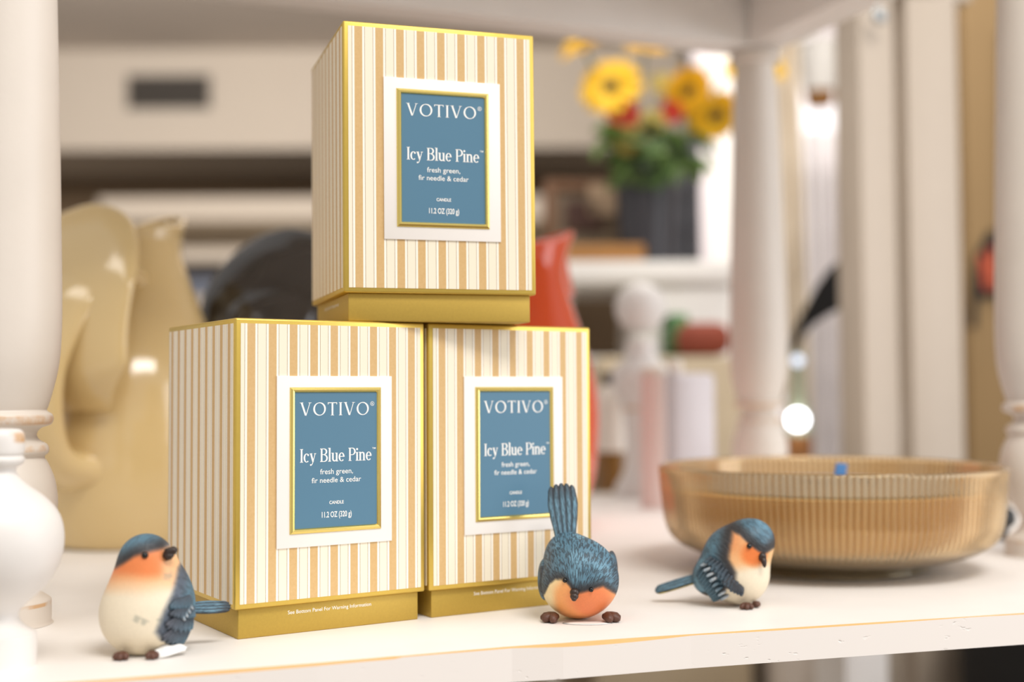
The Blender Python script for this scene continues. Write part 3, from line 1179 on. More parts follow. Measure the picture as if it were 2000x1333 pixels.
R.body(paint_R)
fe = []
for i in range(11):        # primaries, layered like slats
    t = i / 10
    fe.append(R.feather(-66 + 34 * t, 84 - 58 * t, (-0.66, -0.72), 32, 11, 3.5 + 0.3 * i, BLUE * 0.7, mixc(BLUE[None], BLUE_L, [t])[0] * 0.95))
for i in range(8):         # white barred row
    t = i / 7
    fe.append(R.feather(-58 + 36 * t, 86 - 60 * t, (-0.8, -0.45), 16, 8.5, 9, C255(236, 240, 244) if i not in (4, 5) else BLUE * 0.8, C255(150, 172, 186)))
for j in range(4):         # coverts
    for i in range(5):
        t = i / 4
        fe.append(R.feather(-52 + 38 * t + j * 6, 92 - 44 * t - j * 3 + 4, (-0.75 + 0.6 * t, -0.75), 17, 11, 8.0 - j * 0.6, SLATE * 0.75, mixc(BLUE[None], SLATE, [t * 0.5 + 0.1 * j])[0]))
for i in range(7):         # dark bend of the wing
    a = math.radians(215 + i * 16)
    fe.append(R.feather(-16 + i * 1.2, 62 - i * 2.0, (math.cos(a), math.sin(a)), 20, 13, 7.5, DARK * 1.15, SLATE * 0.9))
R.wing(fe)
tail_mesh(R, (-82, 8, 50), (-166, 12, 22), (0, -0.5, 0.86), [22, 24, 25, 24, 20], 5.5, 4, notch=0.03, tipdark=0.15, colr=C255(198, 180, 80))
R.eye(17, 120, 5.2)
p, nrm = R.surf(42, 97)
R.part('beak', merge([ellipsoid((41, p[1] - 2, 99), (8, 8, 9)), tube([(42, p[1] - 4, 98), (44, p[1] - 8, 90), (45, p[1] - 10, 83), (45, p[1] - 11, 80)], [6.5, 5.5, 3.5, 1.2], 12)]), M['beak'])
R.foot(10, -40, ((-0.7, -1, 18), (0.1, -1, 18), (0.9, -0.8, 17)), 6.5)
R.foot(26, -22, ((0.6, -0.8, 11), (1, -0.3, 10)), 6.5)

# ------------------------------------------------------------------ white turned finial in front of the left post
c = onz(-6, 1303)
fin = empty('turned_finial', (c.x, c.y, 0))
tag(fin, 'small white turned wooden finial with a round bulb, before the left post', 'finial')
k = c.y / F_PX
pr = [(0.0005, 0), (0.0150, 0), (0.0156, 0.0012), (0.0157, 0.0125), (0.0150, 0.0140), (0.0112, 0.0165), (0.0088, 0.0195), (0.0086, 0.0225), (0.0120, 0.0265),
      (0.0190, 0.0330), (0.0245, 0.0420), (0.0264, 0.0525), (0.0246, 0.0625), (0.0190, 0.0700), (0.0120, 0.0755), (0.0075, 0.0800), (0.0068, 0.0830),
      (0.0092, 0.0846), (0.0102, 0.0866), (0.0095, 0.0884)]
lathe_obj('turned_body', smooth_profile(pr, 4), M['finial'], fin, seg=56)
lathe_obj('knob', smooth_profile([(0.0092, 0.0884), (0.0100, 0.0900), (0.0101, 0.0960), (0.0092, 0.0985), (0.0070, 0.0996), (0.0005, 0.0999)], 4), M['finial'], fin, seg=48)

# ------------------------------------------------------------------ ceramic fish-tailed jugs
PROF = [(0.0, 0.0, .052), (0.004, 0, .058), (0.02, 0, .0650), (0.045, 0, .0715), (0.075, 0, .0745), (0.10, .001, .0745), (0.125, .003, .0705), (0.15, .005, .0632),
        (0.175, .008, .0535), (0.205, .012, .0405), (0.228, .015, .0320), (0.243, .018, .0295), (0.255, .021, .0310)]


def make_jug(mat):
    root = empty('ceramic_jug')
    prof = smooth_profile([(r, z * 0.965, c) for (z, c, r) in PROF], 5)
    seg = 56
    rings = []
    top = prof[-1]
    for (r, z, cx) in prof:
        fl = max(0, (z / 0.965 - 0.215) / 0.04)
        ring_ = []
        for i in range(seg):
            a = 2 * PI * i / seg
            ca = math.cos(a)
            beak = max(0, ca) ** 3 * 0.012 * fl          # poured lip
            up_ = (max(0, ca) ** 2 * 0.013 - 0.004 * max(0, -ca)) * fl ** 2
            ring_.append((cx + (r + beak) * ca, (r * (1 - 0.18 * fl * 0.6)) * math.sin(a), z + up_))
        rings.append(ring_)
    cxm = top[2]
    for (dr, dz) in ((0.0018, 0.0022), (0.0045, 0.0018), (0.0062, -0.003), (0.008, -0.014), (0.006, -0.032), (0.0, -0.055)):
        o_, ring_ = rings[len(prof) - 1], []
        for p in o_:
            d = Vector((p[0] - cxm, p[1], 0))
            L_ = d.length
            d.normalize()
            ring_.append((cxm + d.x * (L_ - dr), d.y * (L_ - dr), p[2] + dz))
        rings.append(ring_)
    v, f = loft(rings)
    body = mobj('jug_body', v, f, mat, root)
    # fin handle: a loop that leaves the back, rises and bends over to the neck
    path = smooth_profile([(-0.060, 0, 0.060), (-0.086, 0, 0.066), (-0.104, 0, 0.090), (-0.109, 0, 0.125), (-0.098, 0, 0.165), (-0.076, 0, 0.195), (-0.046, 0, 0.205), (-0.012, 0, 0.200)], 5)
    nn = len(path)
    wd = [float(np.interp(i / (nn - 1), [0, .2, .45, .7, .85, 1], [.030, .020, .026, .044, .040, .026])) for i in range(nn)]
    th = [float(np.interp(i / (nn - 1), [0, .15, .5, 1], [.020, .011, .010, .014])) for i in range(nn)]
    v, f = tube_y(path, wd, th)
    mobj('handle', v, f, mat, root)
    # tail fan standing up from the handle
    pts = smooth_profile([(-0.072, 0, 0.104), (-0.084, 0, 0.118), (-0.090, 0, 0.140), (-0.089, 0, 0.165), (-0.082, 0, 0.192), (-0.068, 0, 0.218), (-0.055, 0, 0.238), (-0.048, 0, 0.250), (-0.046, 0, 0.2555)], 6)
    nn = len(pts)
    wd = [0.064 * math.sqrt(max(0.004, 1 - max(0.0, (p[2] - 0.185) / 0.0710) ** 2)) * min(1, 0.60 + (p[2] - 0.104) / 0.08) for p in pts]
    th = [float(np.interp(i / (nn - 1), [0, .2, .7, 1], [.004, .010, .008, .002])) for i in range(nn)]
    v, f = tube_y(pts, wd, th)
    mobj('tail_fin', v, f, mat, root)
    return root


def tube_y(path, wy, th, seg=22):
    """loft with cross-sections wide along y"""
    rings, n_ = [], len(path)
    for i, p in enumerate(path):
        p = Vector(p)
        t = (Vector(path[min(i + 1, n_ - 1)]) - Vector(path[max(i - 1, 0)])).normalized()
        w = Vector((0, 1, 0))
        u = t.cross(w).normalized()
        rings.append([p + w * wy[i] * math.cos(2 * PI * k / seg) + u * th[i] * math.sin(2 * PI * k / seg) for k in range(seg)])
    return loft(rings)


jug = make_jug(M['glaze_cream'])
JUGS = ((jug, None, Vector((-0.296, 0.985, 0)), 1.23, 'glossy cream ceramic jug with a curved spout, behind the left post'),
        (copy_tree(jug), M['glaze_orange'], at(1004, 1000, 1.12), 0.55, 'glossy orange ceramic jug with a curved spout, behind the right box'),
        (copy_tree(jug), M['glaze_grey'], at(600, 1000, 1.13), 1.40, 'dark charcoal ceramic jug behind the stacked boxes'))
for o, m_, p, rz, lab in JUGS:
    o.location = (p.x, p.y, 0)
    o.rotation_euler = (0, 0, rz)
    tag(o, lab, 'jug', 'ceramic jugs at the back of the shelf')
    if m_:
        for ch in kids(o):
            ch.data = ch.data.copy()
            ch.data.materials[0] = m_

# ------------------------------------------------------------------ ribbed amber candle bowl
cx, cy = 0.2060, 0.832
bowl = empty('candle_bowl', (cx, cy, 0))
tag(bowl, 'wide ribbed amber glass candle bowl with a blue tab, right side of the shelf', 'candle')
outer = [(0.0605, 0.0), (0.0622, 0.0010), (0.0622, 0.0030), (0.0612, 0.0048), (0.0690, 0.0062), (0.0800, 0.0088), (0.0905, 0.0125), (0.0985, 0.0170), (0.1032, 0.0220),
         (0.1058, 0.0285), (0.1072, 0.0360), (0.1084, 0.0480), (0.1094, 0.0600), (0.1098, 0.0650)]
inner = [(0.1088, 0.0664), (0.1072, 0.0655), (0.1064, 0.0600), (0.1052, 0.0480), (0.1040, 0.0360), (0.1024, 0.0280), (0.0985, 0.0210), (0.0920, 0.0165), (0.0800, 0.0125), (0.0600, 0.0095), (0.0005, 0.0085)]
op, ip = smooth_profile(outer, 3), smooth_profile(inner, 3)
NR = 164


def rib(r, z, a):
    w = min(1, max(0, (z - 0.010) / 0.010)) * min(1, max(0, (0.0655 - z) / 0.002))
    return r + 0.0009 * w * (abs(math.sin(a * NR / 2)) - 0.5)


seg = NR * 6
v1, _ = lathe([p for p in op], seg, rib)
v2, _ = lathe([p for p in ip], seg)
vs = v1 + v2
nr = len(op) + len(ip)
fs = []
for i in range(nr - 1):
    for q in range(seg):
        a, b = i * seg + q, i * seg + (q + 1) % seg
        fs.append((a, b, b + seg, a + seg))
fs.append(tuple(range(seg))[::-1])
mobj('glass_bowl', vs, fs, M['amber'], bowl)
M['wax'] = simple('cream_wax', 'EBD2A0', 0.5, var=0.02)
M['dust'] = simple('slate_blue_paper', '8C93A6', 0.6, var=0.04)
lathe_obj('wax', [(0.0005, 0.0105), (0.070, 0.0125), (0.090, 0.0185), (0.1005, 0.030), (0.1025, 0.0400), (0.1030, 0.0508), (0.1, 0.0514), (0.0005, 0.0514)], M['wax'], bowl, seg=96)
lathe_obj('dust_cover', [(0.0005, 0.0516), (0.0985, 0.0516), (0.0985, 0.0530), (0.0005, 0.0530)], M['dust'], bowl, seg=96)
tb = box('pull_tab', -0.004, 0.004, -0.0007, 0.0007, 0.0528, 0.0685, M['wick'], bowl, 0.0003)
tb.location = (-0.004, 0.0, 0)
tb.rotation_euler = (0.15, 0.12, 0.3)

# small black knob behind the bowl
c = at(1952, 1052, 0.975)
kn = lathe_obj('black_ball', smooth_profile([(0.0005, 0), (0.0060, 0), (0.0062, 0.002), (0.0045, 0.005), (0.0055, 0.0085), (0.0098, 0.0125), (0.0108, 0.0175), (0.0085, 0.0235), (0.0005, 0.0265)], 3),
               simple('black_lacquer', '15120F', 0.3), None, (c.x + 0.002, c.y, 0), 28)
tag(kn, 'small black ball between the glass bowl and right post', 'ball')

# ------------------------------------------------------------------ toiletries at the back of the shelf
M['milk'] = simple('milky_glass', 'EFE6DA', 0.25, var=0.02)
M['amberjar'] = simple('amber_jar', '94682A', 0.2, var=0.2, scale=20)
M['darklid'] = simple('dark_lid', '4A403C', 0.5)
M['pink'] = simple('pale_pink_card', 'EFD8D2', 0.6, var=0.03)
M['lav'] = simple('pale_lavender_plastic', 'DAD3D6', 0.2, var=0.02)
c = onz(1201, 962)
j = empty('cosmetic_jar', (c.x, c.y + 0.02, 0))
tag(j, 'white and amber bottle with dark stopper at the back, beside the orange jug', 'bottle')
s_ = c.y / F_PX
lathe_obj('amber_base', smooth_profile([(0.0005, 0), (0.0215, 0), (0.0228, 0.003), (0.0230, 0.020), (0.0230, 0.046)], 3), M['amberjar'], j, seg=40)
lathe_obj('milky_shoulder', smooth_profile([(0.0230, 0.046), (0.0230, 0.080), (0.0222, 0.100), (0.0190, 0.114), (0.0120, 0.122), (0.0110, 0.124)], 3), M['milk'], j, seg=40)
lathe_obj('stopper', smooth_profile([(0.0110, 0.124), (0.0130, 0.125), (0.0130, 0.136), (0.0110, 0.138), (0.0005, 0.138)], 2), M['darklid'], j, seg=32)
c = onz(1277, 992)
j = empty('pink_tube', (c.x, c.y, 0))
tag(j, 'slim pale pink carton tube with a white cap, behind the glass bowl', 'tube')
lathe_obj('tube_body', smooth_profile([(0.0005, 0), (0.0120, 0), (0.0125, 0.001), (0.0125, 0.124), (0.0118, 0.125)], 2), M['pink'], j, seg=36)
lathe_obj('cap', smooth_profile([(0.0118, 0.125), (0.0122, 0.126), (0.0118, 0.136), (0.0085, 0.1395), (0.0005, 0.140)], 2), M['milk'], j, seg=36)
c = onz(1352, 985)
j = empty('lavender_bottle', (c.x, c.y + 0.02, 0), RZ)
tag(j, 'broad pale lavender flask with rounded shoulders, behind the glass bowl', 'bottle')
bo = box('flask_body', -0.026, 0.026, -0.014, 0.014, 0, 0.134, M['lav'], j, 0.007, seg=4)
lathe_obj('cap', smooth_profile([(0.0005, 0.134), (0.0075, 0.134), (0.0080, 0.136), (0.0080, 0.144), (0.0060, 0.147), (0.0005, 0.1475)], 2), M['milk'], j, (-0.015, 0, 0), 24)
# white ball finial standing at the back
c = onz(1262, 975)
j = empty('ball_finial', (c.x, c.y + 0.04, 0))
tag(j, 'white wooden finial topped by a large ball, behind the pink tube', 'finial')
z0 = CAM_Z + (770 - 605) / F_PX * 1.42
lathe_obj('pedestal', smooth_profile([(0.0005, 0), (0.030, 0), (0.031, 0.004), (0.029, 0.012), (0.020, 0.030), (0.018, 0.06), (0.022, 0.095), (0.031, 0.118), (0.033, 0.132), (0.030, 0.142), (0.022, 0.148), (0.0175, 0.158), (0.0170, 0.172)], 3), M['finial'], j, seg=44)
lathe_obj('ball', [(0.0285 * math.sin(PI * i / 20) + 1e-5, z0 - 0.0285 * math.cos(PI * i / 20)) for i in range(21)], M['finial'], j, seg=44)

# ------------------------------------------------------------------ white corner posts of the stand behind
M['stand'] = paint_mat('stand_paint', 'BFB09F')
st_ = empty('corner_stand', (at(1750, 900, 1.62).x, 1.62, FLOOR))
tag(st_, 'tall white painted corner stand of two square posts with a bolt, behind the bowl', 'stand')
YS = 1.60


def upright(px0, px1, y, dpt, rz, name='square_post'):
    a, b = at(px0, 666, y), at(px1, 666, y)
    w_ = (b.x - a.x)
    o = box(name, -w_ / 2, w_ / 2, -dpt / 2, dpt / 2, FLOOR, 0.66, M['stand'], None, 0.002)
    o.location = ((a.x + b.x) / 2, y, 0)
    o.rotation_euler = (0, 0, rz)
    return child(o, st_)


upright(1655, 1738, YS, 0.050, 0.40)
upright(1752, 1868, YS + 0.05, 0.045, 0.30)
a = at(1700, 20, YS - 0.05)
cr = box('cross_beam', -0.02, 0.20, -0.03, 0.03, 0.605, 0.66, M['stand'], None, 0.002)
cr.location = (at(1650, 0, YS - 0.06).x, YS - 0.075, 0)
cr.rotation_euler = (0, 0, 0.38)
bl = at(1716, 32, YS - 0.05)
blt = lathe_obj('bolt', [(0.0005, 0), (0.010, 0), (0.010, 0.003), (0.006, 0.006), (0.0005, 0.0065)], simple('steel_bolt', 'A9AFB2', 0.3, 0.9), None, None, 20)
blt.rotation_euler = (PI / 2, 0, 0.40)
blt.location = (bl.x, bl.y - 0.001, bl.z)
child(blt, st_)
cr.location = (cr.location.x, cr.location.y + 0.08, 0.02)
child(cr, st_)

# ------------------------------------------------------------------ tan panel and hanging black pennant at the right
M['tan'] = simple('tan_board', '8F7248', 0.7, var=0.08, scale=9)
y = 2.15
a, b = at(1880, 60, y), at(2120, 836, y)
pn = box('tan_panel', 0, b.x - a.x, 0, 0.03, FLOOR, a.z + 0.15, M['tan'], None, 0.003)
pn.location = (a.x, y, 0)
pn.rotation_euler = (0, 0, 0.12)
tag(pn, 'tall tan board standing at far right behind the corner stand', 'board')
y = 2.150
pen = empty('pennant', at(1935, 580, y))
tag(pen, 'small black hanging pennant with an orange letter, half behind the right post', 'pennant')
q0 = Vector(pen.location)


def flat_shape(name, pxs, y_, t_, m_, parent, org):
    pts = [at(p[0], p[1], y_) - org for p in pxs]
    n_ = len(pts)
    vs_ = [(p.x, p.y - t_ / 2, p.z) for p in pts] + [(p.x, p.y + t_ / 2, p.z) for p in pts]
    fs_ = [tuple(range(n_)), tuple(range(2 * n_ - 1, n_ - 1, -1))] + [(i, i + n_, (i + 1) % n_ + n_, (i + 1) % n_) for i in range(n_)]
    return mobj(name, vs_, fs_, m_, parent, False)


flat_shape('cloth', [(1934, 448), (1918, 476), (1904, 500), (1899, 540), (1896, 582), (1980, 582), (1992, 500), (1975, 470)], y, 0.004, M['black'], pen, q0)
flat_shape('hanging_cord', [(1952, 60), (1955, 60), (1955, 470), (1952, 470)], y, 0.003, M['black'], pen, q0)
flat_shape('strap', [(1896, 578), (1909, 578), (1906, 640), (1893, 640)], y, 0.005, M['black'], pen, q0)
M['orangeink'] = simple('orange_print', 'B84A22', 0.6)
flat_shape('orange_letter', [(1911, 500), (1922, 495), (1926, 512), (1933, 509), (1931, 486), (1943, 481), (1948, 562), (1937, 564), (1935, 527), (1930, 529), (1933, 565), (1922, 567)], y - 0.004, 0.002, M['orangeink'], pen, q0)

# ------------------------------------------------------------------ glass bottle with a black plume beside the corner stand
y = 1.78
gb = empty('plume_bottle', (at(1560, 800, y).x, y, 0))
M['clear'] = simple('pale_green_glass', 'A9AF94', 0.06, var=0.05)
M['label_amber'] = simple('amber_paper_label', 'A8703C', 0.6)
bz = at(1560, 905, y).z - 0.10
M['side_table'] = simple('side_table_paint', 'E2D6CA', 0.5, var=0.03)
tb_ = box('side_table', -0.045, 0.10, -0.10, 0.16, FLOOR, bz, M['side_table'], None, 0.003)
tb_.location = (at(1560, 800, y).x, y + 0.02, 0)
tag(tb_, 'low pale cabinet behind the glass bowl holding the glass bottle', 'cabinet')
gb.location = (at(1560, 800, y).x, y, bz)
M['glow'] = simple('bright_glint', 'F4F7FF', 0.3, var=0.0, emit=9.0)
M['glow2'] = simple('dim_glint', 'C9D3E6', 0.3, var=0.0, emit=1.6)
for bz_, br in ((820, 0.0130), (705, 0.0075)):  # two glowing spheres added in place of light glints on the bottle
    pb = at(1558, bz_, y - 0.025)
    bu = mobj('bead', *ellipsoid((0, 0, 0), (br, br, br), 20, 12), M['glow'] if bz_ > 800 else M['glow2'], gb)
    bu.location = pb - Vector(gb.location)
tag(gb, 'glass bottle with amber label beside the corner stand, holding the black plume', 'bottle')
h1 = at(1560, 690, y).z - bz
lathe_obj('bottle_body', smooth_profile([(0.0005, 0), (0.016, 0), (0.0175, 0.004), (0.0178, h1 * 0.55), (0.016, h1 * 0.65), (0.0095, h1 * 0.78), (0.0085, h1 * 0.95), (0.0105, h1 * 0.96), (0.0105, h1), (0.008, h1)], 3), M['clear'], gb, seg=32)
lathe_obj('paper_label', [(0.0181, h1 * 0.42), (0.0182, h1 * 0.425), (0.0182, h1 * 0.54), (0.0181, h1 * 0.545)], M['label_amber'], gb, seg=32)
pl = empty('black_plume', at(1547, 690, y))
tag(pl, 'black curved plume sweeping up to the right beside the corner stand', 'plume')
q0 = Vector(pl.location)
flat_shape('vane', [(1543, 692), (1547, 662), (1560, 628), (1578, 592), (1598, 556), (1618, 528), (1640, 508), (1668, 492), (1680, 520), (1668, 570), (1640, 604), (1612, 618), (1588, 634), (1568, 656), (1556, 682), (1553, 694)], y, 0.010, M['black'], pl, q0)

# ------------------------------------------------------------------ white cabinet with the bouquet
YV = 2.05
top = at(1300, 522, YV)
M['cab'] = simple('white_cabinet_paint', 'ECE8E2', 0.45, var=0.02)
M['charcoal'] = simple('charcoal_glaze_vase', '37353A', 0.35, var=0.1)
xL, xR = at(1085, 540, YV).x, at(1415, 540, YV).x
cab = empty('white_cabinet', ((xL + xR) / 2, YV, FLOOR))
tag(cab, 'white painted cabinet carrying the dark vase of flowers', 'cabinet')
zt = top.z
w = (xR - xL) / 2
box('cabinet_top', -w, w, -0.10, 0.22, zt - FLOOR - 0.035, zt - FLOOR, M['cab'], cab, 0.003)
box('cabinet_side', -w + 0.12, w - 0.005, -0.085, 0.20, 0, zt - FLOOR - 0.035, M['cab'], cab, 0.003)
zsh = at(1250, 700, YV).z
box('lower_shelf', -w, -w + 0.119, -0.09, 0.20, zsh - FLOOR - 0.02, zsh - FLOOR, M['cab'], cab, 0.002)
box('side_panel', -w - 0.014, -w - 0.0005, -0.09, 0.20, 0, zt - FLOOR - 0.036, M['cab'], cab, 0.002)

vb = at(1262, 520, YV)
vase = empty('flower_vase', (vb.x, YV, zt))
tag(vase, 'dark charcoal bucket vase holding the bouquet of sunflowers', 'vase')
vh = at(1262, 318, YV).z - zt
lathe_obj('vase_body', smooth_profile([(0.0005, 0), (0.040, 0), (0.0415, 0.004), (0.046, vh * 0.5), (0.051, vh * 0.97), (0.053, vh), (0.050, vh), (0.047, vh * 0.9), (0.040, vh * 0.5)], 4), M['charcoal'], vase, seg=48)
sl = empty('slate_slab', (at(1340, 520, YV + 0.1).x, YV + 0.10, zt))
tag(sl, 'upright dark grey slab standing behind the flower vase', 'board')
hs = at(1340, 268, YV + 0.1).z - zt
ws = at(1366, 400, YV + 0.1).x - at(1300, 400, YV + 0.1).x
M['slate'] = simple('grey_slate', '4A494E', 0.5, var=0.06)
box('slab_face', -ws * 0.6, ws * 0.4, -0.012, 0.012, 0.0, hs, M['slate'], sl, 0.002)
box('slab_edge', ws * 0.1, ws * 0.4, -0.02, -0.0125, 0.0, hs, M['slate'], sl, 0.002)

# framed picture and wooden things to the left of the vase
M['umber'] = simple('umber_wood', '7A5230', 0.6, var=0.25, scale=14)
M['ochre'] = simple('ochre_wood', 'B07A3A', 0.6, var=0.2, scale=12)
M['sepia'] = simple('sepia_print', '9C8468', 0.6, var=0.4, scale=22)
M['canvas'] = simple('pale_canvas', 'B59A7C', 0.7, var=0.1, scale=12)
pc = empty('wooden_picture', (at(1150, 520, YV + 0.08).x, YV + 0.07, zt))
tag(pc, 'brown wooden picture frame leaning on the white cabinet left of the vase', 'picture')
ph_ = at(1150, 345, YV + 0.05).z - zt
for nm, x0, x1, z0_, z1_, yy in (('frame_bar', -.075, -.055, 0, ph_, 0), ('frame_bar', .055, .075, 0, ph_, 0), ('frame_bar', -.0549, .0549, 0, .02, 0), ('frame_bar', -.0549, .0549, ph_ - .02, ph_, 0)):
    box(nm, x0, x1, -0.008, 0.008, z0_, z1_, M['umber'], pc, 0.002)
box('print', -.055, .055, 0.000, 0.004, .02, ph_ - .02, M['sepia'], pc)
box('wooden_block', -0.04, 0.02, -0.012, -0.009, ph_ * 0.45, ph_ * 0.75, simple('dark_umber_patch', '4A2C20', 0.7), pc)
box('mat_strip', 0.0, 0.045, -0.012, -0.009, ph_ * 0.6, ph_ * 0.95, M['canvas'], pc)
pc.rotation_euler = (-0.10, 0, 0.05)
tr = box('wooden_tray', -0.085, 0.07, -0.055, 0.02, 0, 0.028, M['ochre'], None, 0.004)
tr.location = (at(1165, 520, YV).x, YV - 0.03, zt)
tag(tr, 'ochre wooden tray on the white cabinet in front of the picture', 'tray')

# folded cloths on the shelf in the cabinet's open side
fold_c = (('9C4A34', 'rust red folded cloth lying behind the ball finial'), ('4E7A4C', 'green folded cloth lying beside the rust red cloth'))


def cloth_stack(name, px, py, yy, wx, hz, col, label):
    p = at(px, py, yy)
    o = box(name, -wx / 2, wx / 2, -0.07, 0.07, 0, hz, simple(name + '_fabric', col, 0.8, var=0.2, scale=30), None, hz * 0.42, seg=4)
    o.location = (p.x, p.y, p.z)
    tag(o, label, 'cloth', 'folded cloths behind the bottles')
    return o


# ---- flowers
M['petal'] = simple('yellow_petal', 'FFC91C', 0.6, var=0.12, scale=60)
M['petal2'] = simple('golden_petal', 'FFC41C', 0.6, var=0.12, scale=60)
M['disk'] = simple('dark_flower_centre', '4A4028', 0.9, var=0.3, scale=200)
M['red'] = simple('red_petal', 'DE3A28', 0.6, var=0.15, scale=50)
M['dullyellow'] = simple('straw_petal', 'B8A148', 0.6, var=0.15, scale=50)
M['leaf'] = simple('green_leaf', '7FA052', 0.6, var=0.25, scale=30)
M['leafd'] = simple('dark_green_leaf', '5C7840', 0.6, var=0.25, scale=30)
M['stem'] = simple('green_stem', '6B7A4C', 0.6, var=0.15)


def leaf_mesh(L_, W_, cup=0.15, nl=7):
    vs_, fs_ = [], []
    for i in range(nl):
        t = i / (nl - 1)
        w_ = W_ * math.sin(PI * min(1, 0.06 + t * 0.94)) ** 0.7 + W_ * 0.02
        zc = -cup * L_ * t * t
        for u in (-1, -0.5, 0, 0.5, 1):
            vs_.append((u * w_ / 2, t * L_, zc + abs(u) * w_ * 0.12))
    for i in range(nl - 1):
        for j_ in range(4):
            a_ = i * 5 + j_
            fs_.append((a_, a_ + 1, a_ + 6, a_ + 5))
    me = bpy.data.meshes.new('petal')
    me.from_pydata(vs_, [], fs_)
    me.polygons.foreach_set('use_smooth', [True] * len(me.polygons))
    return me


mouth = Vector((vb.x, YV, zt + vh * 0.93))


def flower(name, px, py, yy, R_, npet, m_, mdisk, facing, label, cat='flower', group='flowers in the dark vase', wide=0.42, layers=2, cup=0.12, disk_r=0.26):
    c = at(px, py, yy)
    root = empty(name, c)
    tag(root, label, cat, group)
    qd = Vector(facing).normalized().to_track_quat('Z', 'Y').to_matrix()
    pet = leaf_mesh(R_ * (1 - disk_r * 0.6), R_ * wide, cup)
    pet.materials.append(m_)
    for ly in range(layers):
        for i in range(npet):
            a_ = 2 * PI * (i + 0.5 * ly) / npet + random.uniform(-.08, .08)
            o = bpy.data.objects.new('petal', pet)
            COL.objects.link(o)
            o.parent = root
            Rm = qd @ Matrix.Rotation(a_, 3, 'Z') @ Matrix.Rotation(random.uniform(-0.05, 0.2) + 0.12 * ly, 3, 'X')
            o.matrix_local = Matrix.Translation(qd @ Matrix.Rotation(a_, 3, 'Z') @ Vector((0, R_ * disk_r * 0.55, -0.001 * ly))) @ Rm.to_4x4()
    v, f = ellipsoid((0, 0, 0), (R_ * disk_r, R_ * disk_r, R_ * disk_r * 0.45), 20, 10)
    v = [tuple(qd @ Vector(p)) for p in v]
    mobj('flower_centre', v, f, mdisk, root)
    # stem down into the vase
    tgt = mouth - c + Vector((random.uniform(-.02, .02), random.uniform(-.02, .02), -0.03))
    back = qd @ Vector((0, 0, -R_ * 0.7))
    pth = smooth_profile([tuple(qd @ Vector((0, 0, -R_ * 0.08))), tuple(back * 0.8), tuple(back.lerp(tgt, 0.45) + Vector((0, 0, 0.01))), tuple(tgt)], 5)
    v, f = tube(pth, [0.0022] * len(pth), 8)
    mobj('stem', v, f, M['stem'], root)
    return root


Y1 = 2.0
flower('sunflower', 1193, 170, Y1, 0.053, 13, M['petal'], M['disk'], (-0.25, -1, 0.35), 'large yellow sunflower facing the front at the left of the bouquet')
flower('sunflower', 1343, 178, Y1, 0.046, 12, M['petal2'], M['disk'], (0.35, -0.75, -0.6), 'yellow sunflower nodding down above the dark slab')
flower('sunflower', 1398, 226, Y1 - 0.03, 0.046, 12, M['petal2'], M['disk'], (0.15, -0.75, -0.65), 'yellow sunflower drooping lowest at the right of the bouquet')
flower('sunflower', 1136, 88, Y1, 0.042, 12, M['petal2'], M['disk'], (-0.5, -0.45, 0.75), 'yellow sunflower topmost at the left, cut off by the shelf rail')
flower('sunflower', 1262, 92, Y1 + 0.04, 0.036, 12, M['petal2'], M['disk'], (0.1, -0.5, 0.85), 'yellow sunflower peeping out below the rail above the red flowers')
flower('sunflower', 1432, 138, Y1 + 0.05, 0.022, 11, M['petal'], M['disk'], (0.5, -0.8, 0.2), 'tiny yellow flower left of the back turned post')
flower('sunflower', 1515, 134, Y1 + 0.05, 0.022, 11, M['petal'], M['disk'], (0.5, -0.8, 0.1), 'tiny yellow flower right of the back turned post')
flower('red_flower', 1216, 226, Y1 - 0.01, 0.028, 8, M['red'], M['disk'], (-0.2, -0.9, -0.2), 'bright red flower under the large sunflower', wide=0.75, disk_r=0.2)
flower('red_flower', 1312, 218, Y1, 0.020, 8, M['red'], M['disk'], (0.2, -0.9, -0.2), 'small dark red flower in the middle of the bouquet', wide=0.75, disk_r=0.2)
flower('straw_flower', 1274, 238, Y1 - 0.03, 0.022, 10, M['dullyellow'], M['dullyellow'], (0, -1, 0.2), 'dull straw yellow flower between the two red ones', wide=0.6)
flower('straw_flower', 1232, 276, Y1 - 0.03, 0.026, 10, M['dullyellow'], M['dullyellow'], (-0.1, -1, 0), 'dull straw yellow flower low among the leaves', wide=0.6)
flower('straw_flower', 1294, 164, Y1 + 0.03, 0.024, 10, M['dullyellow'], M['dullyellow'], (0.1, -1, 0.4), 'pale straw yellow flower beside the nodding sunflower', wide=0.5)
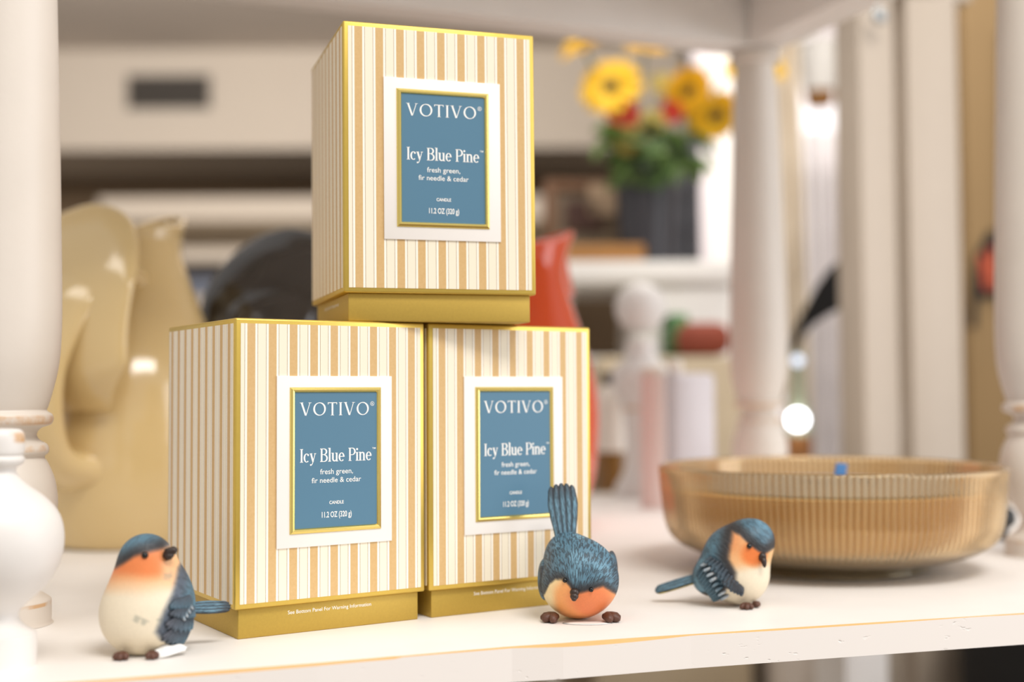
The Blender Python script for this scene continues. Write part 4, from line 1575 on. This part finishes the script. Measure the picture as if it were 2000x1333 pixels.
# leafy sprigs over the rim of the vase
lf = leaf_mesh(0.055, 0.026, 0.25)
lf.name = 'leaf'
for i, (px, py, lab) in enumerate(((1205, 300, 'leafy green sprig hanging over the left of the vase rim'), (1250, 312, 'leafy green sprig at the middle of the vase rim'),
                                   (1290, 285, 'leafy dark green sprig rising right of the vase middle'), (1325, 300, 'leafy green sprig at the right over the grey slab'))):
    c = at(px, py, Y1 - 0.02)
    root = empty('leafy_sprig', c)
    tag(root, lab, 'sprig', 'leafy sprigs in the dark vase')
    tgt = mouth - c + Vector((0, 0, -0.02))
    v, f = tube([(0, 0, 0.02), tuple(tgt * 0.5 + Vector((0, 0, 0.02))), tuple(tgt)], [0.0018, 0.002, 0.002], 8)
    mobj('stem', v, f, M['stem'], root)
    for q in range(10):
        o = bpy.data.objects.new('leaf', lf)
        if not lf.materials:
            lf.materials.append(M['leaf'])
        COL.objects.link(o)
        if i == 2 or q % 3 == 0:
            o.material_slots[0].link = 'OBJECT'
            o.material_slots[0].material = M['leafd']
        o.parent = root
        o.location = (random.uniform(-.02, .02), random.uniform(-.02, .02), random.uniform(-.025, .03))
        o.rotation_euler = (random.uniform(-0.9, 0.9), random.uniform(-0.9, 0.9), random.uniform(0, 6.28))

# ------------------------------------------------------------------ curtain and hanging pot in front of the bright window
M['curtain'] = simple('cream_curtain', 'E9D9C2', 0.8, var=0.05, scale=8)
M['sheer'] = simple('white_sheer', 'F2ECEC', 0.8, var=0.03, scale=8)


def drape(name, px0, px1, yy, m_, label, amp=0.012, folds=5, z1=1.25, lean=0.0):
    xa, xb = at(px0, 600, yy).x, at(px1, 600, yy).x
    nx, nz = folds * 12 + 1, 14
    vs_, fs_ = [], []
    zs = np.linspace(-0.55, z1, nz)
    for k_, z_ in enumerate(zs):
        for i in range(nx):
            t = i / (nx - 1)
            vs_.append((xa + (xb - xa) * t + lean * (z_ - 0.1) + 0.003 * math.sin(z_ * 9 + i), yy + amp * math.sin(t * folds * 2 * PI + 0.4 * math.sin(z_ * 3)), z_))
    for k_ in range(nz - 1):
        for i in range(nx - 1):
            a_ = k_ * nx + i
            fs_.append((a_, a_ + 1, a_ + nx + 1, a_ + nx))
    o = mobj(name, vs_, fs_, m_, None, True)
    sd = o.modifiers.new('thickness', 'SOLIDIFY')
    sd.thickness = 0.003
    tag(o, label, 'curtain')
    return o


drape('cream_curtain', 1530, 1580, 2.35, M['curtain'], 'narrow cream curtain hanging between the back turned post and corner stand', lean=-0.02, folds=3)
drape('sheer_curtain', 1580, 1665, 2.45, M['sheer'], 'white sheer curtain hanging just left of the corner stand', folds=4, z1=0.62)
c = at(1600, 150, 2.5)
hp = empty('hanging_pot', c)
tag(hp, 'white tapered pot with brown base up by the shelf rail, left of the corner stand', 'pot')
lathe_obj('pot_body', smooth_profile([(0.0005, -0.03), (0.030, -0.03), (0.034, -0.02), (0.046, 0.06), (0.048, 0.065), (0.044, 0.065), (0.040, 0.05)], 3), M['cab'], hp, seg=36)
lathe_obj('pot_base', smooth_profile([(0.0005, -0.060), (0.022, -0.060), (0.028, -0.045), (0.029, -0.031)], 3), M['ochre'], hp, seg=36)
v, f = tube([(0, 0, 0.05), (0, 0, 1.46 - c.z)], [0.002, 0.002], 8)
mobj('cord', v, f, M['stem'], hp)

# ------------------------------------------------------------------ the shop behind
M['wallp'] = simple('beige_wall_paint', 'C9BDAE', 0.85, var=0.02, scale=3)
M['ceil'] = simple('ceiling_paint', 'C6BBB0', 0.9, var=0.02, scale=3)
M['recess'] = simple('dark_brown_wall', '8A7359', 0.9, var=0.08, scale=3)
M['floor'] = simple('tan_floor', '8F7C64', 0.6, var=0.12, scale=5)
M['white_wall'] = simple('white_wall_paint', 'D2CACC', 0.8, var=0.02, scale=3)


def struct(o):
    o['kind'] = 'structure'
    return o


CEIL = 1.46
struct(box('floor', -4.5, 4.5, -2.0, 6.6, FLOOR - 0.05, FLOOR, M['floor']))
struct(box('ceiling', -4.5, 4.5, 2.2, 6.6, CEIL, CEIL + 0.05, M['ceil']))
struct(box('wall_back', -4.5, 4.5, 6.0, 6.1, FLOOR, CEIL, M['recess']))
yb = 4.9
xr = at(1335, 300, yb).x
bh = empty('bulkhead', (-1.5, yb, CEIL))
tag(bh, 'beige ceiling bulkhead with a dark vent at upper left', 'bulkhead')
bh['kind'] = 'structure'
bh.name = 'trim_1'
for k_ in ('label', 'category'):
    if k_ in bh:
        del bh[k_]
zb = at(400, 292, yb).z
bo = box('bulkhead_face', -4.5 + 1.5, xr + 1.5, 0, 0.6, zb - CEIL, -0.0005, M['wallp'], bh)
bo.rotation_euler = (0, 0, 0.0)
M['vent'] = simple('dark_vent', '4C4640', 0.6, var=0.05)
va, vb2 = at(252, 150, yb), at(410, 212, yb)
vent = empty('air_vent', ((va.x + vb2.x) / 2, yb - 0.0105, (va.z + vb2.z) / 2))
tag(vent, 'dark grey rectangular air vent on the beige bulkhead', 'vent')
ww, hh = (vb2.x - va.x) / 2, (va.z - vb2.z) / 2
box('vent_back', -ww, ww, 0.005, 0.010, -hh, hh, simple('vent_shadow', '3A342F', 0.8), vent)
for i in range(7):
    s_ = box('vent_slat', -ww + 0.006, ww - 0.006, -0.008, 0.004, -0.006, 0.006, M['vent'], vent)
    s_.location = (0, 0, -hh + (i + 0.5) * 2 * hh / 7)
    s_.rotation_euler = (0.5, 0, 0)
for nm, x0, x1, z0_, z1_ in (('vent_frame_bar', -ww, ww, hh - .008, hh), ('vent_frame_bar', -ww, ww, -hh, -hh + .008), ('vent_frame_bar', -ww, -ww + .008, -hh, hh), ('vent_frame_bar', ww - .008, ww, -hh, hh)):
    box(nm, x0, x1, -0.010, 0.004, z0_, z1_, M['vent'], vent)

# shelving of the far wall seen between the jugs
yw = 4.4
un = empty('wall_shelving', (at(420, 600, yw).x, yw, FLOOR))
tag(un, 'long white shelving unit along the far wall behind the jugs', 'shelving')
M['unit'] = simple('shelving_paint', 'A99D8E', 0.6, var=0.03)
M['unitb'] = simple('shelving_back', '8B7B64', 0.7, var=0.06)
o0 = Vector(un.location)
xa = at(212, 600, yw).x - o0.x
xb = at(1110, 600, yw).x - o0.x


def zz(py):
    return at(420, py, yw).z - FLOOR


box('header', xa, xb, -0.02, 0.0, zz(432), zz(388), M['unit'], un)
box('back_panel', xa, xb, 0.30, 0.32, 0, zz(388), M['unitb'], un)
for py in (512, 606, 700):
    box('shelf_plank', xa, xb, -0.02, 0.2995, zz(py), zz(py - 26), M['unit'], un)
box('upright', xa - 0.03, xa - 0.0005, -0.02, 0.32, 0, zz(388), M['unit'], un)
bb = box('grey_box', 0, 0.19, 0, 0.14, 0, 0.075, simple('slate_blue_card', '4C5260', 0.6, var=0.1), None, 0.004)
p = at(347, 571, yw)
bb.location = (p.x, yw + 0.02, FLOOR + zz(580))
tag(bb, 'slate blue box on the far shelving between the cream and charcoal jugs', 'box')

# white wall with a bright window on the right
yr = 3.5
xw = at(1360, 400, yr).x
wr = struct(box('wall_right', xw, 4.5, yr, yr + 0.08, FLOOR, CEIL, M['white_wall']))
wa, wb_ = at(1500, 100, yr), at(1640, 900, yr)
win = empty('window_1', ((wa.x + wb_.x) / 2, yr, 0.3))
win['kind'] = 'structure'
M['pane'] = simple('daylit_pane', 'F2F0F4', 0.3, var=0.0, emit=0.3)
ww = 0.2
box('pane', -ww, ww, -0.012, -0.006, -0.75, 0.75, M['pane'], win)
for nm, x0, x1, z0_, z1_ in (('window_frame', -ww - .04, -ww, -.79, .79), ('window_frame', ww, ww + .04, -.79, .79), ('window_frame', -ww, ww, .75, .79), ('window_frame', -ww, ww, -.79, -.75)):
    box(nm, x0, x1, -0.03, -0.001, z0_, z1_, M['cab'], win)

# folded cloths on the low cabinet behind
lowz = at(1360, 700, 1.86).z
lc = box('low_chest', -0.16, 0.05, -0.08, 0.085, FLOOR, lowz, simple('pale_chest_paint', 'C9B79A', 0.6), None, 0.003)
lc.location = (at(1375, 700, 1.86).x, 1.86, 0)
tag(lc, 'low pale chest behind the lavender flask with folded cloths on it', 'chest')
cloth_stack('rust_cloth', 1366, 698, 1.86, 0.075, 0.048, '9C4A34', 'rust red folded cloth on the pale chest behind the ball finial')
bb = cloth_stack('green_cloth', 1318, 698, 1.90, 0.028, 0.062, '56804E', 'green folded cloth upright beside the rust red cloth')
# black bin under the shelf at the right
c = at(1990, 1300, 1.5)
bn = empty('black_bin', (c.x + 0.10, 1.5, FLOOR))
tag(bn, 'black bin standing under the shelf at far right', 'bin')
lathe_obj('bin_body', smooth_profile([(0.0005, 0), (0.14, 0), (0.145, 0.02), (0.155, 0.5), (0.158, 0.78), (0.150, 0.78), (0.14, 0.5)], 3), M['black'], bn, seg=40)
